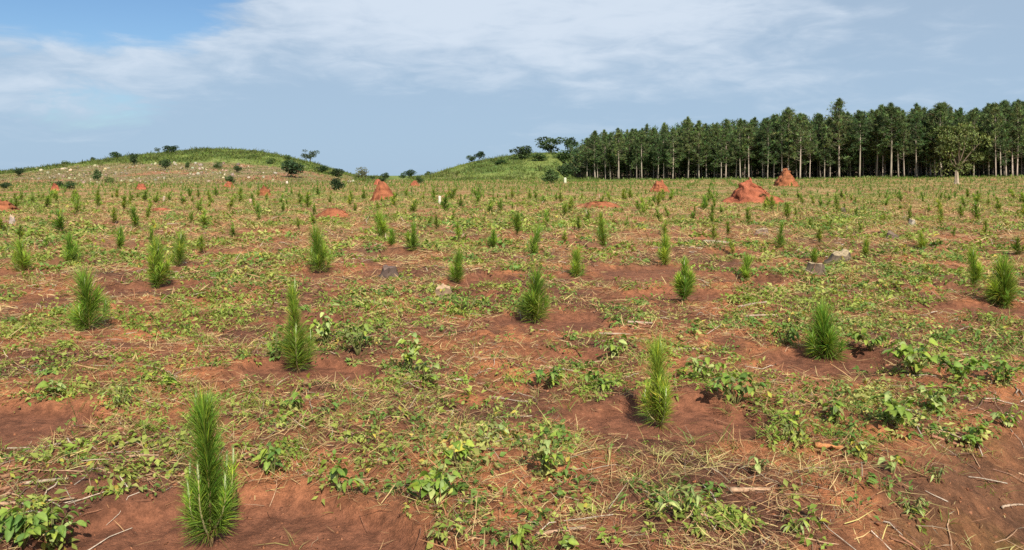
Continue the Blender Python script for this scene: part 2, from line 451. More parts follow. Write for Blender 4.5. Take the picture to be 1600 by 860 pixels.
def build_ground():
    r = np.concatenate([[0.02, 0.5, 1.0, 1.5, 1.9, 2.2], np.geomspace(2.4, 60, 360), np.geomspace(60, 620, 190)[1:], [700, 850, 1100, 1600, 2500, 4000, 7000]])
    az = np.concatenate([np.linspace(-41, 41, 370), np.linspace(41, 319, 56)[1:-1]])
    A, Rr = np.meshgrid(np.radians(az), r)
    X = Rr * np.sin(A); Y = Rr * np.cos(A)
    b = bare_at(X, Y)
    Z = H(X, Y) + micro(X, Y, b)
    Z[Rr > 900] = -14
    nr, na = X.shape
    V = np.stack([X, Y, Z], -1).reshape(-1, 3)
    i = np.arange(nr - 1)[:, None] * na; k = np.arange(na)[None]
    F = np.stack([i + k, i + na + k, i + na + (k + 1) % na, i + (k + 1) % na], -1).reshape(-1, 4)[:, ::-1]
    g = green_at(X, Y); rr = np.hypot(X, Y)
    # near: bare soil tones (plants are geometry); far: soil plus cover
    n = fbm(X * 1.1, Y * 1.1, 51, 5); n2 = fbm(X * 3.0, Y * 3.0, 52, 4)
    dark = np.array([0.140, 0.062, 0.037]); mid = np.array([0.232, 0.096, 0.048]); org = np.array([0.360, 0.143, 0.063])
    t1 = sstep(n * 0.6 + n2 * 0.4, 0.36, 0.52)[..., None]; t2 = sstep(n * 0.5 + n2 * 0.5, 0.49, 0.63)[..., None]
    soil = (dark * (1 - t1) + mid * t1) * (1 - t2) + org * t2
    soil = soil * (1 - b[..., None]) + (np.array([0.178, 0.073, 0.040]) * (0.85 + 0.3 * n2[..., None])) * b[..., None]
    far = sstep(rr, 9, 42)[..., None]
    col = soil * (1 - far) + cover_col(X, Y, g) * far * (1 - 0.5 * b[..., None]) + soil * far * 0.5 * b[..., None]
    # hills: brown rocky slope on the left, meadow green on the crests
    px = field_px(X, Y); yimg = HORIZ + FPX * (CAM_H - Z) / np.maximum(Y, 1)
    edge = np.interp(px, [0, 130, 220, 330, 420, 480, 540, 560], [274, 262, 254, 253, 258, 266, 276, 282]) + (fbm(X * .06, Y * .05, 81, 4) - .5) * 12
    hl = sstep(Y, 100, 150) * (px < 640) * (Y > 50)
    meadow_l = hl * sstep(yimg, edge + 2.5, edge - 2.5)
    rocky = hl * (1 - meadow_l)
    rocky = np.maximum(rocky, sstep(np.hypot((px - 688) / 34, (yimg - 274) / 6), 1.2, .8) * (Y > 150))
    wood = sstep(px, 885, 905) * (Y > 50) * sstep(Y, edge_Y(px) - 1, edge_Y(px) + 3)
    meadow_r = (1 - wood) * (px > 620) * sstep(Y, 195, 225) * (1 - rocky)
    me_ = np.clip(meadow_l + meadow_r, 0, 1)
    hn = fbm(X * 0.11, Y * 0.08, 84, 4); hn2 = fbm(X * 0.5, Y * 0.3, 85, 4)
    mcol = np.array([0.165, 0.195, 0.050]) * (1 - sstep(hn, .4, .62)[..., None]) + np.array([0.095, 0.145, 0.032]) * sstep(hn, .4, .62)[..., None]
    mcol = mcol * (0.75 + 0.5 * hn2[..., None])
    rcol = np.array([0.225, 0.155, 0.085]) * (1 - sstep(hn2, .38, .62)[..., None]) + np.array([0.165, 0.145, 0.055]) * sstep(hn2, .38, .62)[..., None]
    rcol = rcol * (1 - sstep(hn, .6, .7)[..., None]) + np.array([.28, .135, .07]) * sstep(hn, .6, .7)[..., None]
    col = col * (1 - rocky[..., None]) + rcol * rocky[..., None]
    col = col * (1 - me_[..., None]) + mcol * me_[..., None]
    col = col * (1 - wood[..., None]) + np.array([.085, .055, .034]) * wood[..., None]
    # mossy tint on the ditch bank
    dd = (X - 1.12 - (Y - 3.4) * 0.80) / 1.28
    moss = sstep(dd, 0.15, 0.6) * sstep(Y, 6.2, 4.5) * (Y > 0) * sstep(n, .46, .6) * 0.7
    bank = sstep(dd, 0.0, 0.4) * sstep(Y, 6.6, 4.6) * (Y > 0)
    col = col * (1 - .55 * bank[..., None]) + np.array([.150, .075, .038]) * .55 * bank[..., None]
    col = col * (1 - moss[..., None]) + np.array([.12, .085, .022]) * moss[..., None]
    m = bpy.data.materials.new('red_soil'); m.use_nodes = True; t = NT(m.node_tree); bs = m.node_tree.nodes['Principled BSDF']
    c = t.new('ShaderNodeAttribute', attribute_name='col').outputs['Color']
    bare = t.new('ShaderNodeAttribute', attribute_name='bare').outputs['Fac']
    tc = t.new('ShaderNodeTexCoord').outputs['Object']
    f1 = t.noise(tc, 14, 8, 0.7); f2 = t.noise(tc, 110, 5, 0.7); f3 = t.noise(tc, 1.6, 6, 0.65)
    c = t.mix(1.0, c, t.mix(t.ramp(f1, 0.32, 0.68), (0.62, 0.62, 0.62), (1.34, 1.32, 1.30)), 'MULTIPLY')
    c = t.mix(1.0, c, t.mix(t.ramp(f2, 0.3, 0.7), (0.8, 0.8, 0.8), (1.2, 1.2, 1.2)), 'MULTIPLY')
    c = t.mix(1.0, c, t.mix(t.ramp(f3, 0.3, 0.7), (0.84, 0.86, 0.88), (1.16, 1.14, 1.12)), 'MULTIPLY')
    vo = t.new('ShaderNodeTexVoronoi'); t.put(vo.inputs['Vector'], tc); vo.inputs['Scale'].default_value = 34
    spk = t.ramp(vo.outputs['Distance'], 0.05, 0.13, 1.0, 0.0)      # pale crumbs and chaff lying on the earth
    sel = t.ramp(t.noise(tc, 9, 2, 0.5), 0.52, 0.62)
    c = t.mix(t.math('MULTIPLY', t.math('MULTIPLY', spk, sel), 0.65), c, (0.42, 0.28, 0.17))
    t.put(bs.inputs['Base Color'], c); bs.inputs['Roughness'].default_value = 0.95; bs.inputs['Specular IOR Level'].default_value = 0.12
    bmp = t.new('ShaderNodeBump'); bmp.inputs['Distance'].default_value = 0.03
    t.put(bmp.inputs['Strength'], t.math('SUBTRACT', 1.0, t.math('MULTIPLY', bare, 0.25)))
    t.put(bmp.inputs['Height'], t.math('ADD', t.noise(tc, 22, 8, 0.7), t.math('MULTIPLY', f2, 0.4)))
    t.put(bs.inputs['Normal'], bmp.outputs[0])
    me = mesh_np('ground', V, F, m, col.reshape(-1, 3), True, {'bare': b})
    tag(ob('ground', me), kind='structure')


build_ground()

# ------------------------------------------------------------------ termite mounds
def mound_mesh(w, h, seed, sharp=1.2, skew=(0, 0), shoulder=None, rough=1.0, n=44, rings=22):
    """a cone of crumbly red earth with gullies; w, h metres"""
    rng = np.random.default_rng(seed)
    t = np.linspace(0, 1, rings)[:, None]; a = np.linspace(0, 2 * np.pi, n, endpoint=False)[None]
    rad = 0.5 * w * t * (1 + 0.22 * (fbm(np.cos(a) * 1.6 + 3 + seed, np.sin(a) * 1.6 + 3, seed, 3) - 0.5) * 2)
    prof = (1 - t) ** sharp * (1 - 0.35 * np.exp(-t * 9)) / 0.72
    X = rad * np.cos(a); Y = rad * np.sin(a)
    Z = h * np.clip(prof, 0, 1) * (1 + 0 * a)
    if shoulder:
        sx, sy, sr, sh = shoulder
        Z = np.maximum(Z, sh * np.exp(-((X - sx) ** 2 + (Y - sy) ** 2) / (sr * sr)))
    X = X + skew[0] * Z; Y = Y + skew[1] * Z
    f = 3.2 / w
    Z = Z + (fbm(X * f * 2.2 + seed, Y * f * 2.2, seed + 5, 4) - 0.5) * 0.62 * rough * h * (0.25 + 0.75 * (1 - t)) - 0.06 * h
    X = X + (fbm(X * f * 3 + 7, Z * f * 4, seed + 8, 3) - 0.5) * 0.26 * rough * w * (1 - t * .5); Y = Y + (fbm(Y * f * 3 + 2, Z * f * 4, seed + 9, 3) - 0.5) * 0.26 * rough * w * (1 - t * .5)
    Z[-1] -= 0.15 * h + 0.1
    V = np.stack([X, Y, Z], -1).reshape(-1, 3)
    i = np.arange(rings - 1)[:, None] * n; k = np.arange(n)[None]
    F = np.stack([i + k, i + n + k, i + n + (k + 1) % n, i + (k + 1) % n], -1).reshape(-1, 4)
    nn = fbm(V[:, 0] * f * 3, V[:, 1] * f * 3 + V[:, 2] * f * 3, seed + 3, 4)[:, None]
    C = np.array([0.270, 0.092, 0.046]) * (0.62 + 0.76 * nn)
    return mesh_np('termite_mound', V, F, M_MOUND, C, False)


def place(px, py, Y=None):
    if Y is None: x, y = ground_px(px, py)
    else: x, y = (px - 800) / FPX * Y, Y
    return x, y, float(G(x, y))


MOUNDS = [  # px, base py, width px, height px, sharpness, label
    (600, 314, 46, 29, 1.15, 'tall red cone-shaped termite mound standing alone mid-field left of centre'),
    (1175, 319, 106, 36, 1.7, 'largest red termite mound, broad with a hollow shoulder, right of centre'),
    (1228, 292, 44, 27, 1.25, 'pointed red termite mound close to the pine trunks behind the largest mound'),
    (1030, 301, 32, 17, 0.9, 'small rounded red termite mound before the left half of the pine plantation'),
    (413, 307, 24, 16, 1.0, 'small red termite mound below the dark round-topped tree of the left hill'),
    (520, 340, 52, 12, 0.8, 'low flat spread of red earth, the nearest mound left of centre'),
    (220, 297, 20, 9, 1.0, 'tiny red termite mound before the middle of the rocky slope'),
    (86, 299, 16, 12, 1.0, 'narrow red termite mound with two dark bushes beside it at far left'),
    (358, 294, 20, 9, 1.0, 'red earth mound topped by a green shrub below the rocky slope'),
    (4, 333, 50, 17, 0.9, 'red mound cut off by the left edge of the picture'),
    (648, 292, 18, 8, 1.0, 'small red mound right of the tall cone, below a dark bush'),
    (590, 290, 18, 10, 1.0, 'small red mound just behind the tall red cone'),
    (935, 325, 74, 8, 0.7, 'very low wide spread of red earth in mid-field before the plantation'),
    (252, 330, 40, 5, 0.7, 'faint low spread of red earth in the left field'),
]
MXY = []
for i, (px, py, w, h, sh, lab) in enumerate(MOUNDS):
    x, y, z = place(px, py); y += w / FPX * y * 0.35; x = (px - 800) / FPX * y; z = float(G(x, y))
    s = y / FPX
    kw = dict(rough=.35) if i in (0, 11) else {}
    if i == 1: kw = dict(shoulder=(w * s * 0.22, -.1, w * s * 0.30, h * s * 0.50), skew=(-0.25, 0))
    if i == 0: kw = dict(skew=(-0.12, 0), rough=.3)
    me = mound_mesh(w * s, h * s * 1.06, 100 + i, sh, **kw)
    tag(ob('termite_mound', me, None, (x, y, z)), lab, 'termite mound', 'red termite mounds in the field')
    MXY.append((x, y, w * s * 0.5))

# ------------------------------------------------------------------ pine seedlings
GREEN = np.array([0.122, 0.220, 0.028])


def needle_cloud(axis, radf, n, length, width, seed, segs=2, dens=None, ang=(0.35, 1.15), col=GREEN, bright=0.6, t0=0.06):
    """needles along an axis (m,3). radf(t): length factor; ang: angle from the axis at tip and at base"""
    rng = np.random.default_rng(seed)
    t = rng.random(n * 3); t = t0 + (1 - t0) * t
    if dens is not None: t = t[rng.random(len(t)) < dens(t)]
    t = t[:n]; n = len(t)
    m = len(axis); f = t * (m - 1); i = np.minimum(f.astype(int), m - 2); fr = (f - i)[:, None]
    P = axis[i] * (1 - fr) + axis[i + 1] * fr; T = nrm(axis[i + 1] - axis[i])
    a = rng.random(n) * 2 * np.pi
    u = nrm(np.cross(T, np.array([0.3, 0.9, 0.2]))); v = np.cross(T, u)
    out = u * np.cos(a)[:, None] + v * np.sin(a)[:, None]
    th = ang[1] + (ang[0] - ang[1]) * t ** 0.8 + rng.normal(size=n) * 0.16
    D = T * np.cos(th)[:, None] + out * np.sin(th)[:, None]
    L = length * radf(t) * (0.6 + 0.7 * rng.random(n))
    bend = np.array([0, 0, -1.0])[None] * (0.12 + 0.25 * (1 - t[:, None]) * rng.random((n, 1))) + out * 0.06 + rng.normal(size=(n, 3)) * 0.05
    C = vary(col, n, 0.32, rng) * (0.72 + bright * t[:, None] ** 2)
    yel = (rng.random(n) < 0.10)[:, None]
    C = np.where(yel, C * np.array([1.9, 1.45, 1.2]), C)
    dead = ((t < .22) & (rng.random(n) < .16))[:, None]
    C = np.where(dead, np.array([.26, .15, .07]), C)
    return strips(P, D, L, width, bend, segs, C, 0.25, 0.8, rng)


STYLES = {  # radius profile over the height, density profile
    'tall': (lambda t: np.interp(t, [0, .25, .6, .85, 1], [.5, .8, 1.0, 1.1, .95]), lambda t: np.interp(t, [0, .2, 1], [.6, 1, 1])),
    'tier': (lambda t: np.interp(t, [0, .2, .42, .52, .62, .8, 1], [.65, 1.05, 1.1, .8, .66, .68, .6]), lambda t: np.interp(t, [0, .3, .5, .6, 1], [.9, 1, .45, .8, 1])),
    'bush': (lambda t: np.interp(t, [0, .3, .7, 1], [.7, 1.05, 1.15, 1.0]), lambda t: np.interp(t, [0, .3, 1], [1, 1, .9])),
    'vase': (lambda t: np.interp(t, [0, .3, .7, 1], [.55, .8, 1.1, .9]), lambda t: np.interp(t, [0, .3, 1], [.5, .8, 1.1])),
}


def axis_line(h, lean, seed, m=14):
    rng = np.random.default_rng(seed); t = np.linspace(0, 1, m)[:, None]
    d = rng.normal(size=2) * lean
    return np.concatenate([d[0] * h * t ** 1.6, d[1] * h * t ** 1.6, h * t], 1)


def seedling_meshes(h, w, style, seed, n, nw, segs, side, cand, detail):
    """returns stem mesh, needle mesh, list of (branch mesh, branch needle mesh, shoot mesh), list of shoot meshes"""
    rng = np.random.default_rng(seed); radf, dens = STYLES[style]
    ax = axis_line(h * (0.83 if cand else 0.90), 0.085, seed)
    lead = int(rng.integers(2, 6)) if style != 'tier' else int(rng.integers(0, 3))
    if seed in (300, 314): lead = 0
    V, F = tube(ax, np.linspace(0.011 * h / 0.7, 0.004, len(ax)), 6 if detail else 4)
    stem = mesh_np('stem', V, F, M_BARK, np.tile(np.array([[.20, .13, .06]]), (len(V), 1)), True)
    L = w * 0.62
    cols = GREEN * (1 if detail or n > 400 else .88) * (0.9 + 0.25 * rng.random()) * np.array([1 + .3 * rng.random(), 1, 1])
    mb = MB()
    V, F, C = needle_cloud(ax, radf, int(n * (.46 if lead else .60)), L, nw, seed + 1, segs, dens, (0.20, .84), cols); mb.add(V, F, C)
    for k in range(lead):                          # upright twigs that give the head its separate brushes
        a = 6.28 * (k + rng.random() * .7) / lead; b0 = h * (.08 + .34 * rng.random()); ln = h * (.22 + .20 * rng.random())
        t = np.linspace(0, 1, 7)[:, None]; o = np.array([[math.cos(a), math.sin(a), 0]])
        i0 = b0 / (h * .9) * (len(ax) - 1); bp = ax[min(int(i0), len(ax) - 1)]
        p = bp[None] + o * (w * (.14 + .18 * rng.random()) * (1 - (1 - t) ** 2)) + np.array([[0, 0, 1]]) * ln * t ** 1.2
        if detail: V, F = tube(p, np.linspace(.005, .0025, 7), 4, False); mb.add(V, F, [.24, .22, .09])
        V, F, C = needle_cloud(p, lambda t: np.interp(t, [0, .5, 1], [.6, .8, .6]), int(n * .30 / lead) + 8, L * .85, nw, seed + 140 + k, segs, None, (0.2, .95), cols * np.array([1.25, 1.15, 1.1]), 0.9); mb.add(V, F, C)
    needles = mb.mesh('needles', M_NEEDLE)
    br = []
    for k in range(side):
        a = 2 * np.pi * (k + 0.6 * rng.random()) / max(side, 1); b0 = h * (0.02 + 0.10 * rng.random()); ln = h * (0.26 + 0.20 * rng.random())
        t = np.linspace(0, 1, 8)[:, None]; o = np.array([[math.cos(a), math.sin(a), 0]])
        p = np.array([[0, 0, b0]]) + o * (w * 0.36 * (1 - (1 - t) ** 2)) + np.array([[0, 0, 1]]) * ln * t ** 1.25
        V, F = tube(p, np.linspace(0.006, 0.003, 8), 5); bm_ = mesh_np('side_branch', V, F, M_BARK, np.tile([[.30, .26, .12]], (len(V), 1)), True)
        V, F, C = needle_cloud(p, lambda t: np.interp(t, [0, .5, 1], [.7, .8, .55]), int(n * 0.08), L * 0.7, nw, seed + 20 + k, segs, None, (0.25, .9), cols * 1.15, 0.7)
        nm = mesh_np('needles', V, F, M_NEEDLE, C)
        br.append((bm_, nm, shoot_mesh(p[-1], h * 0.10, seed + 50 + k, nw)))
    sh = []
    for k in range(cand):
        p = ax[-1] + np.array([rng.normal() * 0.035 * h, rng.normal() * 0.035 * h, 0.005 * h - 0.04 * h * (k > 0)])
        sh.append(shoot_mesh(p, h * (0.17 if k == 0 else 0.14) * (0.85 + .3 * rng.random()), seed + 80 + k, nw))
    return stem, needles, br, sh


def shoot_mesh(p, ln, seed, nw):
    """pale new candle with short needles just breaking out"""
    rng = np.random.default_rng(seed)
    t = np.linspace(0, 1, 5)[:, None]; ax = p[None] + np.concatenate([t * rng.normal() * 0.06 * ln, t * rng.normal() * 0.06 * ln, t * ln], 1)
    V, F = tube(ax, [.0055, .006, .005, .004, .002], 6)
    mb = MB(); mb.add(V, F, np.array([.46, .50, .26]))
    V, F, C = needle_cloud(ax, lambda t: 0.5 + .5 * t, 90, ln * 0.32, nw * 1.1, seed + 3, 1, None, (0.15, 0.5), np.array([.26, .36, .11]), 0.3, 0.1)
    mb.add(V, F, C)
    return mb.mesh('shoot', M_NEEDLE)


def seedling(xy, h, meshes, label, rot=0.0, scale=(1, 1, 1), group=None):
    stem, needles, br, sh = meshes
    e = ob('pine_seedling', None, None, (xy[0], xy[1], float(G(*xy)) - 0.01), (0, 0, rot), scale)
    e.empty_display_size = 0.1
    tag(e, label, 'seedling', group or 'pine seedlings planted in rows')
    ob('stem', stem, e); ob('needles', needles, e)
    for bm_, nm, s in br:
        b = ob('side_branch', bm_, e); ob('needles', nm, b); ob('shoot', s, b)
    for s in sh: ob('shoot', s, e)
    return e


NEAR = [  # style, needles, side branches, candles, label
    ('tall', 3900, 7, 3, 'nearest pine seedling, tall with pale shoot tips, on bare soil at lower left'),
    ('tall', 2500, 3, 2, 'bright green pine seedling in the wide bare patch right of centre foreground'),
    ('tier', 2900, 3, 1, 'two-tiered slender pine seedling in front of a lush weed clump, left of centre'),
    ('bush', 2500, 4, 2, 'round bushy pine seedling among broad leaves at right, nearest of the right side'),
    ('bush', 2000, 3, 2, 'full pine seedling with yellowish tip near the centre of the picture'),
    ('vase', 2000, 3, 1, 'leaning bright green pine seedling at far left behind low weeds'),
    ('tier', 2400, 2, 1, 'pine seedling with narrow top over a round base, its shadow falling left'),
    ('tall', 2400, 3, 1, 'dark pine seedling on a bare red patch on the left side'),
    ('bush', 2400, 3, 1, 'wide loose pine seedling in front of another at the right edge'),
    ('vase', 1800, 0, 1, 'upright feathery pine seedling just left behind the wide one at right edge'),
    ('vase', 1500, 0, 0, 'thin pale pine seedling right of the narrow-topped one'),
    ('tall', 1700, 0, 1, 'upright pine seedling above the dense weed patch beside a stump, centre left'),
    ('vase', 1700, 2, 1, 'round bright pine seedling right of centre with small bare patch'),
    ('vase', 1700, 1, 1, 'dense pine seedling behind the narrow-topped seedling, right of centre'),
    ('vase', 1900, 2, 3, 'broad-headed pine seedling with light tips on a visible stem, left of centre'),
    ('vase', 1500, 2, 3, 'pine seedling with pale upright tips behind the dark one at left'),
    ('tall', 1500, 2, 1, 'dark full pine seedling second from the left edge in its row'),
    ('vase', 1500, 2, 1, 'pine seedling nearest the left edge, half hidden by weeds'),
    ('vase', 1200, 0, 2, 'small yellow-tipped pine seedling at left, beyond the first row'),
    ('tall', 1200, 1, 2, 'pine seedling with light tips just left of the centre line mid-field'),
    ('tier', 1300, 2, 1, 'tall two-tiered pine seedling casting a dark shadow, mid-field right of centre'),
    ('tier', 1300, 2, 1, 'two-tiered pine seedling spreading at its foot, mid-field left of centre'),
    ('tier', 1200, 0, 1, 'slim two-tiered pine seedling below the largest red mound'),
    ('vase', 900, 0, 0, 'small feathery pine seedling between two taller ones at centre'),
    ('bush', 1100, 2, 0, 'bushy slanting pine seedling below the tall red cone mound'),
    ('bush', 900, 0, 0, 'low pine seedling touching the slanting bushy one below the cone mound'),
    ('vase', 900, 0, 0, 'small fan-shaped pine seedling beyond the pale stumps at right'),
    ('bush', 900, 0, 0, 'round small pine seedling beside bare ground at right'),
    ('bush', 800, 0, 0, 'little low pine seedling just beyond the pale cut stump at right'),
    ('vase', 1000, 0, 2, 'pale-tipped pine seedling behind the one on the centre line'),
]
for i, ((px, py, ty, w), xy) in enumerate(zip(SEED_PX[:len(NEAR)], SEED_XY)):
    st, n, side, cand, lab = NEAR[i]
    s = xy[1] / FPX; h = (py - ty) * s; wd = w * s
    nw = max(0.0025, 0.00046 * xy[1]) * (1 if xy[1] < 9 else 1.1)
    ms = seedling_meshes(h, wd, st, 300 + i * 7, n, nw, 2 if i < 9 else 1, side, cand, i < 9)
    seedling(xy, h, ms, lab, 0.0)

# shared small versions for the rows further off (unit height)
PROTO = []
for k, st in enumerate(['tall', 'tier', 'vase', 'vase', 'tall', 'bush', 'vase', 'tier']):
    PROTO.append(seedling_meshes(1.0, 0.50 if st != 'tier' else 0.42, st, 700 + k * 9, 380, 0.026, 1, 0, 0, False))


def zone_label(px, y):
    for lim, z in ((150, 'the left end of the rocky hill'), (330, 'the rocky hill'), (470, 'the large dark bush'), (560, 'the lone round bush'), (650, 'the tall red cone'), (760, 'the white marker post'),
                   (890, 'the green right-hand hill'), (990, "the plantation's left end"), (1090, 'the small rounded red mound'), (1190, 'the largest red mound'), (1290, 'the pointed red mound'), (1400, 'the tallest pine'), (1500, 'the broadleaf tree'), (9999, "the plantation's right end")):
        if px < lim: break
    k = ZONE[z] = ZONE.get(z, 0) + 1
    if k <= len(ORD): return '%ssmall pine seedling in the rows before %s' % (ORD[k - 1], z)
    return 'tiny pine seedling in the distant rows before %s' % z


ZONE = {}
ORD = ['nearest '] + [a + ' nearest ' for a in 'second third fourth fifth sixth seventh eighth ninth tenth eleventh twelfth'.split()]
placed = list(SEED_XY[:len(NEAR)]); rest = []
for (px, py, ty, w), xy in list(zip(SEED_PX, SEED_XY))[len(NEAR):]:
    rest.append((xy[0], xy[1], (py - ty) / FPX * xy[1], w / FPX * xy[1])); placed.append(xy)
rs = random.Random(5); far_seed = []
ang = math.radians(-14); ca, sa = math.cos(ang), math.sin(ang)
taken = np.array(placed)
cand_ = []
for iu in range(-98, 99):
    for iv in range(4, 118):
        u, v = iu * 2.7 + rs.uniform(-.4, .4), iv * 2.2 + rs.uniform(-.5, .5)
        x, y = u * ca - v * sa, u * sa + v * ca
        if y < 19 or abs(x) > y * 0.67 + .8: continue
        if rs.random() < 0.08: continue
        p = 800 + FPX * x / y
        lim = np.interp(p, [0, 480, 600, 700, 880, 960, 1600], [112, 125, 205, 210, 215, 205, 188])
        if y > lim: continue
        if np.min(np.hypot(taken[:, 0] - x, taken[:, 1] - y)) < 1.7: continue
        if any((x - mx) ** 2 + (y - my) ** 2 < (mr + .3) ** 2 for mx, my, mr in MXY): continue
        cand_.append((x, y))
cand_.sort(key=lambda p: p[1])
for k, (x, y) in enumerate(cand_):
    h = rs.uniform(.34, .66) if rs.random() > .25 else rs.uniform(.22, .4)
    if len(rest) < 300 - len(NEAR): rest.append((x, y, h, h * rs.uniform(.55, .88)))
    else: far_seed.append((x, y, h))
rest.sort(key=lambda q: q[1])
for k, (x, y, h, w) in enumerate(rest):
    pm = PROTO[rs.randrange(len(PROTO))]
    lab = zone_label(800 + FPX * x / y, y)
    seedling((x, y), h, pm, lab, rs.uniform(0, 6.28), (w / .46, w / .46, h), lab.replace('seedling', 'seedlings') if lab.startswith('tiny') else 'small pine seedlings in the middle rows')
fs = np.array(far_seed); n = len(fs)


def far_seedlings():
    rng = np.random.default_rng(9); k = 11
    P = np.repeat(np.stack([fs[:, 0], fs[:, 1], G(fs[:, 0], fs[:, 1])], 1), k, axis=0); hh = np.repeat(fs[:, 2], k)
    t = rng.random(len(P)); P = P + np.stack([np.zeros(len(P)), np.zeros(len(P)), t * hh * 0.55], 1)
    a = rng.random(len(P)) * 6.283; th = 0.75 - 0.5 * t
    D = np.stack([np.cos(a) * np.sin(th), np.sin(a) * np.sin(th), np.cos(th)], 1)
    V, F, C = strips(P, D, hh * 0.5, hh * 0.085 + P[:, 1] * 0.00018, np.tile([[0, 0, -.15]], (len(P), 1)), 1, vary(GREEN * .85, len(P), .25, rng), .3, .8, rng)
    tag(ob('distant_seedlings', mesh_np('distant_seedlings', V, F, M_NEEDLE, C)), 'farthest rows of tiny dark pine seedlings before the plantation and hills', 'seedlings', None, 'stuff')


far_seedlings()
print('seedlings', len(rest) + len(NEAR), 'far', n)

# ------------------------------------------------------------------ pine plantation
def pine_variant(seed, crown0=0.42, spread=0.155, dense=1.0, tip=False, bark=1.0, k=11, big=1.0):
    """unit-height pine: trunk with limbs, crown of needle tufts"""
    rng = np.random.default_rng(seed)
    m = 12; t = np.linspace(0, 1, m)[:, None]; d = rng.normal(size=2) * 0.012
    ax = np.concatenate([d[0] * np.sin(t * 3), d[1] * np.sin(t * 2.4), t * 0.985], 1)
    tr = MB(); V, F = tube(ax, np.interp(t[:, 0], [0, .03, .5, 1], [.0135, .0105, .0075, .0018]), 7, wob=.05, rng=rng)
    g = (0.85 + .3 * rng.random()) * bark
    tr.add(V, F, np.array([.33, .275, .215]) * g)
    cr = MB(); lv = crown0 - 0.10
    nl = 0; P = []; Dv = []; Ln = []; Sh = []
    while lv < 0.985:
        u = max(0, (lv - crown0) / (1 - crown0))
        nbr = rng.integers(3, 6); a0 = rng.random() * 6.28
        for j in range(nbr):
            if lv < crown0 and rng.random() < .45: continue
            a = a0 + j * 6.28 / nbr + rng.normal() * .3
            ln = spread * np.interp(u, [0, .25, .65, 1], [.95, 1.0, .52, .03]) * (0.55 + .7 * rng.random())
            up = np.interp(u, [0, .5, 1], [.18, .5, 1.2]) + rng.normal() * .12
            tt = np.linspace(0, 1, 5)[:, None]; o = np.array([[math.cos(a), math.sin(a), 0]])
            i = int(lv * (m - 1)); fr = lv * (m - 1) - i; b = ax[i] * (1 - fr) + ax[min(i + 1, m - 1)] * fr
            p = b[None] + o * ln * tt + np.array([[0, 0, 1]]) * ln * (up * tt * tt * .9 + .12 * tt)
            V, F = tube(p, np.linspace(.0026, .0008, 5), 4, False); tr.add(V, F, np.array([.24, .20, .15]) * g)
            if lv < crown0 and rng.random() < .5: continue
            nt = int((4 + ln / spread * 9) * dense)
            s = 0.3 + .73 * rng.random(nt) ** .5; q = s * 4; ii = np.minimum(q.astype(int), 3); f = (q - ii)[:, None]
            pt = p[ii] * (1 - f) + p[ii + 1] * f + rng.normal(size=(nt, 3)) * np.array([.011, .011, .008]) * (1 + 1.2 * s[:, None])
            P.append(pt); Dv.append(nrm(o * .6 + np.array([[0, 0, .55 + up * .3]]) + rng.normal(size=(nt, 3)) * .35)); Sh.append(np.full(nt, u))
        lv += 0.030 + .018 * rng.random()
    if tip:
        pt = np.stack([rng.normal(size=60) * .006, rng.normal(size=60) * .006, .90 + .11 * rng.random(60)], 1); P.append(pt); Dv.append(nrm(np.array([[0, 0, 1.]]) + rng.normal(size=(60, 3)) * .5)); Sh.append(np.ones(60))
    P = np.concatenate(P); Dv = np.concatenate(Dv); Sh = np.concatenate(Sh)
    n = len(P); PP = np.repeat(P, k, 0) + rng.normal(size=(n * k, 3)) * .0035; D2 = nrm(np.repeat(Dv, k, 0) + rng.normal(size=(n * k, 3)) * .75)
    base = np.repeat(vary([.084, .122, .040], n, .42, rng), k, 0)
    V, F, C = strips(PP, D2, (.018 + .020 * rng.random(n * k)) * big, .0058 * big * (1.6 if big > 1 else 1), np.zeros((n * k, 3)), 1, base * (0.85 + .35 * rng.random((n * k, 1))), .35, .7, rng)
    cr.add(V, F, C)
    return tr.mesh('trunk', M_TRUNK, True), cr.mesh('crown', M_CROWN)


PINES = [pine_variant(40 + k, c0, sp, dn, 1) for k, (c0, sp, dn, tp) in enumerate(
    [(.40, .150, 1, 0), (.33, .165, 1, 0), (.45, .140, 1.1, 0), (.36, .175, 1.1, 1), (.30, .150, .9, 0), (.54, .130, 1.1, 1), (.42, .165, 1.0, 1), (.35, .140, 1.2, 0)])]
INNER = [pine_variant(60 + k, c0, sp, 1.1, 1, .5) for k, (c0, sp) in enumerate([(.27, .16), (.31, .15), (.24, .17), (.34, .15), (.28, .14)])]  # trunks and limbs coloured darker, standing in for shade inside the plantation
SKX = [880, 895, 920, 946, 975, 1000, 1037, 1073, 1110, 1145, 1180, 1208, 1230, 1245, 1260, 1292, 1312, 1330, 1347, 1390, 1415, 1432, 1455, 1475, 1505, 1525, 1550, 1580, 1600, 1700]
SKY_ = [232, 222, 213, 207, 203, 199, 197, 189, 194, 187, 188, 183, 172, 184, 182, 182, 170, 182, 174, 167, 178, 166, 172, 163, 176, 174, 161, 163, 159, 158]




def pine(px, Y, top_px, var, label, group, wmul=1.0, kinds=PINES):
    x = (px - 800) / FPX * Y; z = float(H(x, Y)); h = CAM_H + (HORIZ - top_px) / FPX * Y - z
    e = ob('pine_tree', None, None, (x, Y, z - .05), (0, 0, rs.uniform(0, 6.28)), (h * wmul, h * wmul, h))
    tag(e, label, 'pine tree', group)
    ob('trunk', kinds[var][0], e); ob('crown', kinds[var][1], e)
    return x, Y


